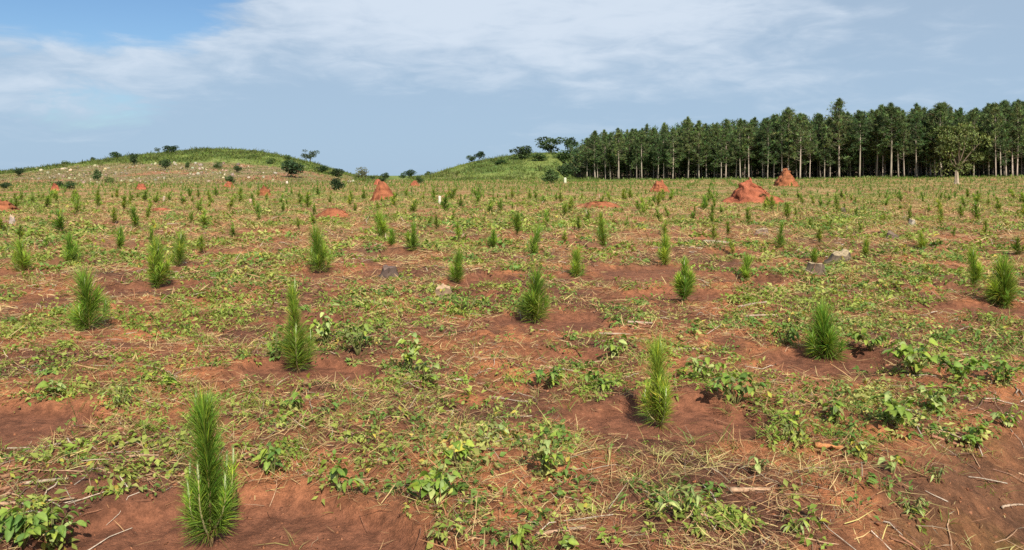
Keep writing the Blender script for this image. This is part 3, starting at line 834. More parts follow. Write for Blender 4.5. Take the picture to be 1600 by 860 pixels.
FRONT = [917, 922, 930, 934, 946, 954, 967, 995, 1003, 1028, 1037, 1051, 1075, 1092, 1104, 1116, 1127, 1134, 1150, 1157, 1163, 1170, 1192, 1199, 1209, 1222, 1231, 1250, 1265, 1288, 1297, 1311, 1343, 1370, 1379, 1392, 1404, 1413, 1430, 1433, 1448, 1454, 1461, 1471, 1521, 1545, 1556, 1564, 1572, 1582, 1589, 1606, 1620]
SPECIAL = {917: 'leftmost pine of the plantation edge beside the green hill', 1311: 'tallest pointed pine rising above the plantation edge', 967: 'leafy pine with bright trunk near the left end of the plantation',
           1343: 'pine with a long pale bare trunk showing through a gap in the crowns', 1556: 'pine with the tallest bright bare trunk near the right edge', 1589: 'pine with forked-looking low limbs nearest the right picture edge',
           1231: 'pine with spire top directly behind the pointed red mound', 1471: 'pine whose trunk shows through the broadleaf tree', 1199: 'pine directly behind the largest red mound'}
ANCH = [(905, "the plantation's left corner", 1), (1228, 'the pointed red mound', 0), (1311, 'the tallest pine', 0), (1495, 'the broadleaf tree', 0)]


def front_label(px):
    """which front-edge pine this is, counted from the nearest landmark"""
    ax, nm, _ = min(ANCH, key=lambda a: abs(a[0] - px)); side = 'right' if px > ax else 'left'
    k = sum(1 for q in FRONT if min(ax, px) < q < max(ax, px)) + 1
    o = ['first', 'second', 'third', 'fourth', 'fifth', 'sixth', 'seventh', 'eighth', 'ninth', 'tenth', 'eleventh', 'twelfth', 'thirteenth', 'fourteenth', 'fifteenth', 'sixteenth'][min(k, 16) - 1]
    return '%s sunlit front-row pine to the %s of %s' % (o, side, nm)


for i, px in enumerate(FRONT):
    Y = float(edge_Y(px)) + rs.uniform(-3.5, 2.5); sk = float(np.interp(px, SKX, SKY_))
    top = sk + rs.uniform(-5, 20) * (1 if px not in SPECIAL else .2); var = rs.randrange(len(PINES)); wm = rs.choice([.75, .85, .95, 1.05, 1.2, 1.3])
    if px == 1311: top, var, wm = 157, 3, 1.15
    if px == 1556: var = 5
    if px == 1343: var, top = 5, 176
    if px == 1231: top, var = 171, 6
    pine(px, Y, top, var, SPECIAL.get(px) or front_label(px), 'pines on the sunlit front edge of the plantation', wm)
for row in range(1, 6):
    px = 893 + rs.uniform(0, 12) + (row * 4)
    while px < 1640:
        Y = float(edge_Y(px)) + row * 3.6 + rs.uniform(-1.2, 1.2)
        top = float(np.interp(px, SKX, SKY_)) + rs.uniform(-4, 18)
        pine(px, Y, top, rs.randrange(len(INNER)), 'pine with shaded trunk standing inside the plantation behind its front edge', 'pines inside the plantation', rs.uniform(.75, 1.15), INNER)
        px += rs.uniform(12, 22)


def deep_wood():
    """the rows further in that read as one dark mass"""
    rng = np.random.default_rng(77); tr = MB()
    pr = pine_variant(91, .14, .17, .30, k=2, big=2.2); src = []
    for me in pr:
        v = np.zeros(len(me.vertices) * 3); me.vertices.foreach_get('co', v); v = v.reshape(-1, 3)
        c = np.zeros(len(v) * 4); me.attributes['col'].data.foreach_get('color', c); c = c.reshape(-1, 4)[:, :3]
        fl = {}
        for p in me.polygons: fl.setdefault(p.loop_total, []).append(p.vertices[:])
        src.append((v, {k: np.array(f) for k, f in fl.items()}, c))
    T = []; Sc = []
    for row in range(6, 15):
        px = 890 + rng.random() * 15
        while px < 1660:
            Y = float(edge_Y(px)) + row * 4.2 + rng.normal() * .8; x = (px - 800) / FPX * Y; z = float(H(x, Y))
            h = CAM_H + (HORIZ - np.interp(px, SKX, SKY_) - rng.random() * 14 + 2) / FPX * Y * 0.98 - z
            T.append((x, Y, z)); Sc.append(h if row < 12 else h * (.55 + .4 * rng.random())); px += 14 + rng.random() * 14
    T = np.array(T); Sc = np.array(Sc); Mx = rotz(rng.random(len(T)) * 6.28) * Sc[:, None, None]
    for j, ((v, fl, c), nm, mt) in enumerate(zip(src, ('trunks', 'crowns'), (M_TRUNK, M_CROWN))):
        if j == 0:                                  # a plain trunk is enough that deep in the wood
            ax = np.array([[0, 0, 0], [.002, 0, .3], [0, .003, .6], [0, 0, .95]]); v, F0 = tube(ax, [.012, .009, .006, .002], 5, False); fl = {4: F0[0]}; c = np.tile([[.13, .105, .08]], (len(v), 1))  # trunk colour darkened to paint in the gloom under the canopy
        for k, f in fl.items():
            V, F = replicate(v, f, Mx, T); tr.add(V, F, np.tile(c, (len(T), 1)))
    # one object; crowns and trunks share the crown material's attribute colour
    tag(ob('deep_wood', tr.mesh('deep_wood', M_CROWN)), 'dark interior of the pine plantation behind the front rows', 'wood', None, 'stuff')
    print('deep trees', len(T))


deep_wood()

# ------------------------------------------------------------------ bushes and broadleaf trees
def bush_variant(seed, ncl, nleaf, leaf, col, trunk=0.0, flat=1.0, spread=1.0, airy=False):
    """unit-height bush: crown of leaf clumps on a short branching stem; trunk = share of the height below the crown"""
    rng = np.random.default_rng(seed)
    ch = 1 - trunk; cl = []
    while len(cl) < ncl:
        p = rng.random(3) * 2 - 1
        if np.linalg.norm(p) > 1: continue
        cl.append(p * np.array([.40 * spread, .40 * spread, .40 * ch]) + np.array([0, 0, trunk + ch * .48]))
    cl = np.array(cl)
    mb = MB(); m0 = np.array([[0, 0, -.03], [.02, .01, trunk * .5 + .08], [0, -.02, trunk + .25 * ch]])
    V, F = tube(m0, np.array([.035, .026, .018]) * (1 if trunk else .5), 6); mb.add(V, F, [.11, .085, .06])
    for c in cl[: max(5, ncl // 2)]:
        s = m0[1] * .5 + m0[2] * .5; mid = (s + c) / 2 + rng.normal(size=3) * .03
        V, F = tube(np.array([s, mid, c]), [.014, .009, .004], 4, False); mb.add(V, F, [.16, .12, .085])
    wood = mb.mesh('trunk', M_BARK, True)
    ci = rng.integers(0, ncl, nleaf); r = (.17 if not airy else .13) * (.7 + .6 * rng.random(ncl))
    o = nrm(rng.normal(size=(nleaf, 3)) + np.array([0, 0, .3])); rad = r[ci] * (.55 + .5 * rng.random(nleaf))
    P = cl[ci] + o * rad[:, None] * np.array([1.1, 1.1, .8 * flat]); P[:, 2] = np.maximum(P[:, 2], .02)
    sh = .7 + .6 * rng.random(ncl)
    C = vary(col, nleaf, .22, rng) * sh[ci][:, None]
    D = nrm(o + rng.normal(size=(nleaf, 3)) * .7); N = nrm(rng.normal(size=(nleaf, 3)) + np.array([0, 0, .8]))
    V, F, C = leaves(P, D, N, leaf * (.7 + .6 * rng.random(nleaf)), leaf * .6, C)
    return wood, mesh_np('crown', V, F, M_BUSH, C)


DK, MD, LT, GY = [.040, .068, .024], [.062, .105, .030], [.10, .15, .04], [.15, .165, .095]
BUSH = {'dark': [bush_variant(500 + i, 16, 950, .10, DK, 0.0) for i in range(3)],
        'mid': [bush_variant(510 + i, 14, 900, .10, MD, 0.0) for i in range(3)],
        'light': [bush_variant(520 + i, 13, 800, .10, LT, 0.0) for i in range(2)],
        'grey': [bush_variant(530, 13, 700, .085, GY, 0.05)],
        'tree': [bush_variant(540 + i, 13, 1200, .085, DK, .08, 1.0, 1.0, False) for i in range(3)],
        'airy': [bush_variant(550 + i, 17, 900, .07, [.085, .11, .055], .26, 1.0, 1.05, True) for i in range(2)]}
PLANTS = [  # px, base py (or None = on the crest), width px, height px, kind, name, label
    (30, 275, 15, 12, 'dark', 'bush', 'dark bush on the far left end of the hill skyline'),
    (8, 297, 17, 11, 'dark', 'bush', 'low dark bush at the left picture edge below the hill'),
    (91, 294, 14, 11, 'dark', 'bush', 'dark bush directly behind the narrow red mound at far left'),
    (109, 297, 17, 14, 'mid', 'bush', 'round bush just right of the narrow red mound at far left'),
    (152, 283, 15, 17, 'mid', 'bush', 'upright green bush among pale rocks on the left of the slope'),
    (170, 288, 14, 13, 'light', 'bush', 'lighter green bush among rocks, right of the upright one'),
    (210, 258, 13, 20, 'tree', 'small_tree', 'small dark tree with a visible trunk at the edge of the rocky slope'),
    (183, 243, 22, 10, 'mid', 'bush', 'spreading bush on the left hill skyline above the small dark tree'),
    (146, 250, 8, 7, 'dark', 'bush', 'tiny bush on the skyline left of the spreading one'),
    (104, 259, 16, 8, 'light', 'bush', 'light green bush on the lower left skyline of the hill'),
    (247, 240, 10, 10, 'airy', 'small_tree', 'smaller of the two skyline trees near the hilltop'),
    (265, 240, 24, 13, 'tree', 'small_tree', 'wider of the two skyline trees near the hilltop'),
    (258, 266, 18, 17, 'dark', 'bush', 'dark round bush in the middle of the rocky slope'),
    (292, 263, 9, 10, 'mid', 'bush', 'thin small bush right of the dark round one on the rocky slope'),
    (341, 264, 15, 12, 'mid', 'bush', 'green bush at the upper right of the rocky slope'),
    (371, 270, 13, 11, 'dark', 'bush', 'small dark bush at the right end of the rocky slope'),
    (359, 287, 18, 12, 'mid', 'bush', 'green shrub growing on a small red mound below the slope'),
    (422, 257, 16, 11, 'mid', 'bush', 'bush on the green shoulder of the left hill'),
    (449, 250, 12, 8, 'mid', 'bush', 'small bush on the skyline left of the lone airy tree'),
    (485, 254, 30, 21, 'airy', 'small_tree', 'lone airy tree standing against the sky on the hill end'),
    (456, 278, 34, 28, 'dark', 'bush', 'large dark round-topped tree-like bush below the lone airy tree'),
    (503, 271, 20, 12, 'dark', 'bush', 'dark bush on the falling end of the left hill'),
    (527, 277, 26, 13, 'dark', 'bush', 'wide dark bush at the foot of the left hill'),
    (526, 298, 24, 19, 'dark', 'bush', 'dense dark round bush standing alone in the field'),
    (563, 281, 28, 18, 'grey', 'bush', 'pale greyish bush in the dip between the two hills'),
    (582, 282, 7, 7, 'dark', 'bush', 'tiny dark bush right of the pale greyish one'),
    (601, 282, 13, 12, 'dark', 'bush', 'round dark bush on the skyline right above the tall red cone'),
    (597, 289, 12, 8, 'dark', 'bush', 'small dark shrub growing on the mound behind the tall cone'),
    (629, 280, 12, 10, 'mid', 'bush', 'smaller left bush of the pair at the start of the right hill'),
    (641, 278, 17, 13, 'dark', 'bush', 'bigger right bush of the pair at the start of the right hill'),
    (656, 288, 13, 13, 'mid', 'bush', 'bush just above the small red mound right of the cone'),
    (668, 275, 12, 7, 'mid', 'bush', 'low bush on the lowest part of the right hill skyline'),
    (736, 254, 15, 11, 'dark', 'bush', 'left lower bush of the skyline pair on the right hill'),
    (749, 252, 16, 16, 'tree', 'small_tree', 'taller right tree of the skyline pair on the right hill'),
    (815, 249, 36, 20, 'dark', 'bush', 'wide dark bush on the right hill skyline, left of the big tree'),
    (861, 240, 40, 28, 'tree', 'small_tree', 'big spreading tree on top of the right hill'),
    (891, 240, 24, 26, 'tree', 'small_tree', 'tree on the hilltop next to the plantation'),
    (861, 287, 32, 21, 'mid', 'bush', 'leafy bush at the foot of the green hill left of a white post'),
    (886, 279, 30, 24, 'dark', 'bush', 'dark bush under the left end of the plantation'),
    (780, 258, 22, 8, 'mid', 'bush', 'low bush on the upper middle of the right hill'),
    (842, 252, 26, 12, 'mid', 'bush', 'bush below the big spreading tree of the right hill'),
    (880, 255, 34, 20, 'mid', 'bush', 'leafy bush just under the hilltop tree beside the plantation'),
    (905, 272, 24, 40, 'dark', 'bush', 'tall dark bush filling the left corner of the plantation'),
    (415, 293, 10, 5, 'light', 'bush', 'tiny green tuft growing on top of the small red mound'),
    (1186, 304, 22, 9, 'mid', 'bush', 'shrub growing in the hollow of the largest red mound'),
    (305, 240, 12, 5, 'light', 'bush', 'low scrub bump on the very top of the left hill'),
    (395, 247, 16, 6, 'light', 'bush', 'low scrub on the skyline right of the left hilltop'),
]
for i, (px, py, w, h, kind, nm, lab) in enumerate(PLANTS):
    x, y = ground_px(px, py)
    if px == 1186: x, y = (px - 800) / FPX * (MXY[1][1] - .6), MXY[1][1] - .6
    if px == 415: x, y = (px - 800) / FPX * (MXY[4][1]), MXY[4][1]
    z = float(G(x, y)); s = y / FPX
    if px == 1186: z += h * s * 1.0
    if px == 415: z += h * s * 1.8
    if px == 597: z += h * s * .5
    wood, crown = rs.choice(BUSH[kind])
    e = ob(nm, None, None, (x, y, z), (0, 0, rs.uniform(0, 6.28)), (w * s / .92, w * s / .92, h * s * 1.06))
    tag(e, lab, 'tree' if nm == 'small_tree' else 'bush', 'bushes and trees about the hills')
    ob('trunk' if nm == 'small_tree' else 'stem', wood, e); ob('crown' if nm == 'small_tree' else 'foliage', crown, e)

# the broadleaf tree before the plantation and its dead stub
wood, crown = bush_variant(604, 26, 4600, .045, [.095, .122, .034], 0.0, .9, 1.12, True)
Yt = float(edge_Y(1495)) - 5; x = (1495 - 800) / FPX * Yt
e = ob('broadleaf_tree', None, None, (x, Yt, float(H(x, Yt))), None, (88 / FPX * Yt,) * 2 + (90 / FPX * Yt,))
tag(e, 'broad leafy tree, yellower than the pines, in front of the plantation at right', 'tree'); ob('trunk', wood, e); ob('crown', crown, e)

# ------------------------------------------------------------------ stumps, logs, posts
def stump(px, py, w, h, label, seed, bark, cut, tilt=0.0, jag=0.15):
    rng = np.random.default_rng(seed); x, y = ground_px(px, py); s = y / FPX; r = w * s / 2; hh = h * s * 1.12
    ns = 14; a = np.linspace(0, 6.283, ns, endpoint=False); V = []
    lob = 1 + .20 * np.sin(a * 3 + rng.random() * 6) + .20 * rng.normal(size=ns)
    for t, k in ((-.25, 1.75), (.0, 1.5), (.22, 1.15), (.6, .96), (1.0, .86)):
        zt = t * hh + (jag * .38 * hh * rng.normal(size=ns) + tilt * r * np.cos(a) if t > .9 else 0 * a)
        V.append(np.stack([r * .78 * k * lob * np.cos(a), r * .78 * k * lob * np.sin(a), zt], 1))
    top = V[-1]; V = np.concatenate(V)
    i = np.arange(4)[:, None] * ns; k = np.arange(ns)[None]
    F = np.stack([i + k, i + (k + 1) % ns, i + ns + (k + 1) % ns, i + ns + k], -1).reshape(-1, 4)
    e = ob('tree_stump', None, None, (x, y, float(G(x, y)) - .02), (0, 0, rng.random() * 6))
    tag(e, label, 'tree stump', 'stumps left from the felled plantation')
    cb = np.array(bark) * (.7 + .6 * rng.random((len(V), 1)))
    ob('bark', mesh_np('bark', V, F, M_BARK, cb, False), e)
    inner = top * np.array([.86, .86, 1]) + np.array([0, 0, .012 * rng.random()]); mid = inner.mean(0, keepdims=True)
    Vt = np.concatenate([top, inner, mid]); k = np.arange(ns)
    Ft = [np.stack([k, (k + 1) % ns, ns + (k + 1) % ns, ns + k], -1), np.stack([ns + k, ns + (k + 1) % ns, np.full(ns, 2 * ns)], -1)]
    ob('cut_face', mesh_np('cut_face', Vt, Ft, M_WOOD, np.tile(np.array([cut]), (len(Vt), 1)) * (.8 + .4 * rng.random((len(Vt), 1)))), e)


BK, GW, PW = [.085, .058, .045], [.14, .10, .07], [.38, .28, .17]
stump(610, 430, 28, 13, 'dark weathered low stump left of centre beyond the weeds', 1, [.085, .055, .045], [.13, .09, .07], 0, .35)
stump(1316, 407, 36, 12, 'pale split stump, farther of the two pale stumps at right', 2, GW, PW, .25, .35)
stump(1276, 429, 38, 16, 'pale cut stump, nearer and left of the two at right', 3, GW, PW, .1, .2)
stump(690, 461, 32, 13, 'half-hidden stump at the left edge of a dense green weed patch', 4, [.2, .13, .08], [.4, .27, .16], .15, .2)
stump(1190, 367, 20, 9, 'small pale stump below the largest red mound', 5, GW, PW, .2, .2)
stump(1394, 372, 18, 8, 'small dark and pale stump in the right mid-field', 6, BK, GW, .3, .3)
stump(1425, 352, 11, 9, 'small whitish stump in the right mid-field, beyond the dark and pale one', 7, [.30, .25, .20], PW, .1, .2)
stump(18, 349, 9, 11, 'narrow whitish snag near the left picture edge', 8, [.27, .22, .18], PW, .4, .3)
stump(1316, 334, 8, 7, 'tiny dark stump in the far right field', 9, BK, GW, .2, .2)
stump(1495, 288, 7, 17, 'pale broken dead trunk below the broadleaf tree at right', 10, [.36, .29, .20], PW, .6, .2)


def log(px, py, ln, th, ang, label, seed, col, name='fallen_log', cat='log', group='logs and sticks on the ground', bend=.08):
    rng = np.random.default_rng(seed); x, y = ground_px(px, py); s = y / FPX; L = ln * s; r = th * s / 2
    m = 9; t = np.linspace(-.5, .5, m); dx, dy = math.cos(ang), math.sin(ang)
    off = bend * L * (np.cos(t * 3.0) - .6) + rng.normal(size=m) * .008 * L
    P = np.stack([x + dx * L * t - dy * off, y + dy * L * t + dx * off, np.zeros(m)], 1)
    P[:, 2] = G(P[:, 0], P[:, 1]) + r * .9; zz = P[:, 2]; lin = np.interp(t, [-.5, .5], [zz[0], zz[-1]]); P[:, 2] = lin + .5 * max(0, float((zz - lin).max())) + r * .1
    V, F = tube(P - np.array([x, y, 0]) , r * (1 - .35 * (t + .5)), 7, True, .10, rng)
    C = np.array(col) * (.75 + .5 * rng.random((len(V), 1)))
    tag(ob(name, mesh_np(name, V, F, M_STICK, C, True), None, (x, y, 0)), label, cat, group)


log(1120, 383, 44, 7, .05, 'pale log lying in the right mid-field left of a small pale stump', 20, [.30, .23, .17])
SA, SB, SC_ = [.32, .21, .125], [.25, .125, .07], [.29, .22, .155]
for a in ((877, 829, 78, 6, .06, 'straight brown stick lying at the bottom centre', SA), (1172, 766, 62, 9, -.05, 'thick pale piece of wood in the lower right litter', [.34, .22, .13]),
          (55, 790, 112, 5, .25, 'long bent stick at the lower left edge', SA), (70, 756, 70, 6, .12, 'shorter pale stick just above the long bent one at left', SC_),
          (1297, 704, 46, 9, -.12, 'orange-brown slab of wood in the right foreground', [.42, .17, .07]), (1580, 792, 64, 4, .55, 'thin pale stick pointing off the lower right edge', [.33, .25, .17]),
          (205, 668, 44, 5, .9, 'dark stick leaning up-right in the left litter', SB), (200, 697, 44, 4, 1.0, 'pale stick among litter left of the nearest seedling', SC_),
          (160, 690, 50, 4, .5, 'thin brown stick left of the pale one in the litter', SB), (225, 718, 46, 4, .06, 'upper of two parallel sticks left of the nearest seedling', SA),
          (232, 724, 60, 4, .02, 'lower of two parallel sticks left of the nearest seedling', SB), (960, 524, 48, 4, -.1, 'pale bent stick near the centre right litter', SC_),
          (1000, 507, 40, 4, .15, 'thin pale stick above the bent one, centre right', SC_), (925, 575, 60, 4, .9, 'long thin stick slanting through weeds left of the bright seedling', SA),
          (870, 580, 52, 5, 0, 'brown stick on the open litter left of the bright seedling', [.34, .2, .13]), (1075, 548, 40, 4, -.05, 'greyish stick just right of the bright seedling top', SC_),
          (1175, 479, 44, 4, -.2, 'pale thin stick right of the narrow-topped seedling', SC_), (1190, 497, 50, 4, 0, 'horizontal greyish stick in the right-hand litter', SC_),
          (385, 720, 60, 5, 1.15, 'brown stick propped beside the nearest seedling', SB), (1480, 690, 46, 5, -.1, 'brown stick among leaves at the right', SB),
          (1495, 606, 40, 5, -.05, 'short brown stick below the broad-leaved clump at right', SB), (745, 778, 56, 3, .35, 'thin curved twig beside the yellow-leaved bean plant', SA),
          (560, 753, 60, 4, .3, 'reddish twig above the large lower bare patch', SB), (1330, 690, 40, 3, -.5, 'thin dark twig slanting over the orange-brown slab', SB),
          (35, 735, 60, 6, .9, 'thick brown branch slanting at the left edge', SB), (20, 760, 40, 5, .5, 'dark brown branch end below the slanting one at the left edge', SB)):
    px, py, ln, th, an, lab, c = a
    log(px, py, ln, th, an, lab, int(px * 7 + py), c, 'stick', 'stick', bend=.015 + .05 * (th < 5))


def post(px, py, w, h, label, col, tilt=0.0):
    x, y = ground_px(px, py); s = y / FPX; r = w * s / 2; hh = h * s
    P = np.array([[0, 0, -.15], [0, 0, hh * .3], [tilt * hh * .5, 0, hh * .7], [tilt * hh, 0, hh * .95], [tilt * hh, 0, hh]])
    V, F = tube(P, [r, r * 1.02, r * .95, r * .9, r * .55], 8, True, .04)
    tag(ob('marker_post', mesh_np('marker_post', V, F, M_POST, np.array(col) * (.9 + .2 * R.random((len(V), 1)))), None, (x, y, float(G(x, y)))), label, 'post', 'white marker posts')


post(687, 319, 4.5, 13, 'white marker post in mid-field right of the tall red cone', [.56, .50, .40])
post(883, 287, 4.5, 9, 'yellowish white post at the foot of the hill near the plantation', [.50, .50, .34])
post(256, 316, 3.5, 9, 'thin pale peg in the left field', [.34, .27, .19], .08)
post(392, 321, 5, 10, 'pinkish pale peg in the field left of centre', [.36, .22, .15], -.1)

# ------------------------------------------------------------------ weeds one can pick out
def leaf_mesh(kind, seed):
    """one leaf, unit length along +Y, 16 to 20 faces, folded and arched"""
    rng = np.random.default_rng(seed)
    if kind == 'heart': t = np.array([0, .06, .22, .45, .7, .88, 1.0]); w = np.array([.05, .30, .42, .40, .27, .12, .0]); back = np.array([0, -.10, -.03, 0, 0, 0, 0])
    elif kind == 'oval': t = np.array([0, .08, .25, .5, .75, .92, 1.0]); w = np.array([.02, .14, .27, .31, .24, .11, .0]); back = np.zeros(7)
    else: t = np.array([0, .1, .3, .5, .7, .9, 1.0]); w = np.array([.02, .08, .13, .14, .11, .05, .0]); back = np.zeros(7)
    cu = .25 + .35 * rng.random(); fold = .35 + .35 * rng.random()
    zc = -cu * t ** 2; V = []
    for sgn in (-1, 0, 1):
        wav = .03 * np.sin(t * 11 + rng.random() * 6) * abs(sgn)
        V.append(np.stack([sgn * w, t + (back if sgn else 0), zc + fold * w * abs(sgn) + wav], 1))
    V = np.concatenate(V); n = 7; F = []
    for i in range(n - 1):
        F += [[i, n + i, n + i + 1, i + 1], [n + i, 2 * n + i, 2 * n + i + 1, n + i + 1]]
    C = np.ones((len(V), 3)) * .85; C[n:2 * n] = 1.18
    return V, np.array(F), C


LEAFM = {}
for kind in ('heart', 'oval', 'lance'):
    for tone, c in (('fresh', [.215, .300, .045]), ('deep', [.145, .235, .045]), ('pale', [.310, .370, .125]), ('yellow', [.46, .42, .06]), ('olive', [.200, .225, .070])):
        for k in range(2):
            V, F, C = leaf_mesh(kind, 900 + k * 13 + len(LEAFM))
            LEAFM[kind, tone, k] = mesh_np('leaf', V, F, M_WEED, C * np.array(c) * (.85 + .3 * R.random()), True)


def weed(px, py, wpx, hpx, kind, tones, nleaf, leafpx, label, seed, name='leafy_weed', droop=.5):
    """a plant with stems and single leaves"""
    rng = np.random.default_rng(seed); x, y = ground_px(px, py); s = y / FPX; w, h, lf = wpx * s, hpx * s, leafpx * s
    z = float(G(x, y)); e = ob(name, None, None, (x, y, z)); tag(e, label, 'weed', 'leafy weeds in the foreground')
    ns = max(3, nleaf // 5); tips = []
    for k in range(ns):
        a = rng.random() * 6.28; rr = math.sqrt(rng.random()); p = np.array([[0, 0, -.03], [.2 * w * rr * math.cos(a), .2 * w * rr * math.sin(a), h * .5], [.45 * w * rr * math.cos(a), .40 * w * rr * math.sin(a), h * (1 - .55 * rr) * (.75 + .3 * rng.random())]])
        q = np.linspace(0, 1, 6)[:, None]; c = (1 - q) ** 2 * p[0] + 2 * q * (1 - q) * p[1] + q * q * p[2]
        V, F = tube(c, np.linspace(.004, .0018, 6) * max(1, y / 6), 5)
        ob('stem', mesh_np('stem', V, F, M_LEAF, np.tile([[.20, .20, .07]], (len(V), 1)), True), e); tips.append(c)
    for k in range(nleaf):
        c = tips[k % ns]; f = 1.0 if k < ns else .3 + .7 * rng.random(); i = f * 5; j = min(int(i), 4); p = c[j] + (c[j + 1] - c[j]) * (i - j)
        a = rng.random() * 6.28 if k >= ns else math.atan2(c[5][1], c[5][0] + 1e-6); L = lf * (.65 + .6 * rng.random())
        tone = tones[rng.integers(0, len(tones))]
        ob('leaf', LEAFM[kind, tone, int(rng.integers(0, 2))], e, p, (-droop * (.1 + 1.5 * rng.random()) + .35, rng.normal() * .3, a - 1.57), (L, L, L))


FR, DE, PA, YE, OL = 'fresh', 'deep', 'pale', 'yellow', 'olive'
WEEDS = [
    (683, 792, 80, 70, 'heart', (FR, FR, PA), 26, 24, 'bean-like plant with large bright leaves at the edge of the big bare patch'),
    (716, 735, 40, 62, 'heart', (PA, YE, FR, FR), 16, 20, 'weed with clear yellow leaves left of centre in the foreground'),
    (770, 690, 50, 40, 'oval', (PA, OL), 14, 16, 'pale thin-leaved weed right of the yellow-leaved plant'),
    (528, 768, 56, 40, 'oval', (FR, DE, PA), 16, 20, 'small dark-rooted weed at the upper rim of the big bare patch'),
    (428, 740, 46, 44, 'oval', (FR, DE), 18, 18, 'compact green weed just right of the nearest seedling'),
    (35, 850, 110, 60, 'oval', (FR, DE, FR), 40, 24, 'lush green weed in the lower left corner'),
    (85, 845, 70, 46, 'oval', (FR, DE, PA), 26, 20, 'lush weed right of the lower left corner plant'),
    (850, 745, 90, 80, 'heart', (OL, PA, FR), 30, 16, 'tall wilting weed with drooping leaves at bottom centre'),
    (1065, 800, 80, 46, 'lance', (OL, PA, DE), 30, 22, 'wilted narrow-leaved weed in the lower litter right of centre'),
    (1035, 795, 36, 26, 'oval', (DE, FR), 12, 16, 'small dark green weed beside the wilted narrow-leaved one'),
    (1400, 665, 80, 60, 'heart', (FR, PA, FR), 34, 20, 'large broad-leaved bright weed in the right foreground'),
    (1460, 645, 60, 46, 'heart', (FR, PA), 24, 18, 'broad-leaved weed just right of the large bright one'),
    (1310, 668, 56, 44, 'oval', (FR, OL), 22, 16, 'round weed clump left of the large bright broad-leaved weed'),
    (1240, 690, 60, 50, 'lance', (OL, FR), 26, 18, 'grassy-leaved weed at the right end of the wide bare patch'),
    (1430, 590, 90, 60, 'heart', (FR, FR, PA), 44, 18, 'big bushy broad-leaved clump right of the round bushy seedling'),
    (1500, 595, 80, 44, 'heart', (FR, DE), 34, 15, 'leafy clump right of the big bushy clump'),
    (1570, 605, 70, 46, 'heart', (DE, FR), 30, 15, 'dark leafy clump near the right edge'),
    (1360, 545, 60, 34, 'oval', (DE, FR), 26, 14, 'dark leafy weed just right behind the round bushy seedling'),
    (1225, 538, 70, 34, 'oval', (DE, FR), 34, 12, 'dark green weed mat left of the round bushy seedling'),
    (1150, 630, 80, 50, 'heart', (DE, FR, OL), 34, 17, 'tall leafy weed right behind the bright foreground seedling'),
    (1105, 600, 60, 50, 'oval', (PA, FR), 26, 15, 'pale leafy weed right of the bright foreground seedling top'),
    (960, 560, 50, 38, 'oval', (FR, PA), 22, 15, 'light green weed left of the bright foreground seedling'),
    (930, 612, 70, 34, 'oval', (DE, FR), 32, 14, 'dark leafy weed above the left end of the wide bare patch'),
    (860, 604, 70, 34, 'oval', (DE, FR, DE), 30, 14, 'dark leafy weed left of the other dark one above the bare patch'),
    (640, 582, 56, 64, 'heart', (FR, PA), 34, 14, 'upright bright weed right of the two-tiered seedling'),
    (665, 600, 50, 34, 'heart', (FR, PA, OL), 22, 15, 'low bright weed at the foot of the upright one'),
    (560, 555, 90, 60, 'oval', (FR, DE, OL), 44, 13, 'lush weed clump right behind the two-tiered seedling'),
    (510, 540, 60, 56, 'oval', (FR, PA), 34, 13, 'lush bright weed touching the two-tiered seedling'),
    (430, 562, 60, 46, 'oval', (FR, DE), 28, 13, 'weed clump left of the two-tiered seedling'),
    (730, 490, 90, 36, 'lance', (DE, FR), 40, 13, 'dense grey-green weed mound next to a half-hidden stump'),
    (265, 615, 34, 26, 'heart', (FR, FR), 10, 16, 'small bright round-leaved weed on open soil at left'),
    (85, 622, 34, 30, 'heart', (FR, PA), 12, 16, 'bright round-leaved weed near the left edge'),
    (185, 640, 60, 40, 'lance', (FR, PA, OL), 24, 16, 'pale spiky weed on the left above the stick litter'),
    (1520, 700, 44, 40, 'heart', (FR, DE), 16, 17, 'bright leafy weed on the ditch side at right'),
    (1575, 670, 60, 36, 'oval', (FR, PA), 22, 15, 'leafy weed at the right edge above the ditch'),
    (1395, 740, 36, 36, 'heart', (YE, PA, OL, FR), 10, 16, 'small weed with a round yellow leaf in the right foreground'),
    (1340, 715, 30, 30, 'heart', (YE, FR, OL, PA), 9, 14, 'small yellow-tipped weed above the orange-brown slab'),
    (1465, 755, 40, 30, 'lance', (PA, OL), 14, 16, 'thin pale weed low on the ditch bank'),
    (1425, 805, 56, 34, 'lance', (PA, FR, OL), 26, 15, 'creeping yellow-green weed on the ditch bank'),
    (1245, 835, 50, 30, 'lance', (PA, FR), 16, 18, 'pale trailing weed at the bottom right of centre'),
    (815, 845, 40, 26, 'oval', (FR, FR), 10, 20, 'bright two-leaved sprout at the bottom edge right of centre'),
    (900, 857, 46, 22, 'oval', (FR, PA), 10, 18, 'small green sprout at the very bottom edge'),
    (690, 848, 46, 24, 'lance', (FR, OL), 14, 18, 'spiky sprout at the bottom edge by the big bare patch'),
    (1185, 740, 44, 36, 'oval', (OL, PA), 14, 16, 'pale drooping weed below the right end of the wide bare patch'),
    (470, 640, 40, 24, 'oval', (DE, FR), 12, 15, 'small dark weed below the two-tiered seedling bare patch'),
    (510, 645, 34, 22, 'oval', (DE, OL), 10, 14, 'tiny dark weed right of the other below the two-tiered seedling'),
]
for i, (px, py, w, h, kind, tones, nl, lp, lab) in enumerate(WEEDS):
    weed(px, py, w * 1.1, h * 1.3, kind, tones, int(nl * 1.7), lp * .74, lab, 2000 + i)

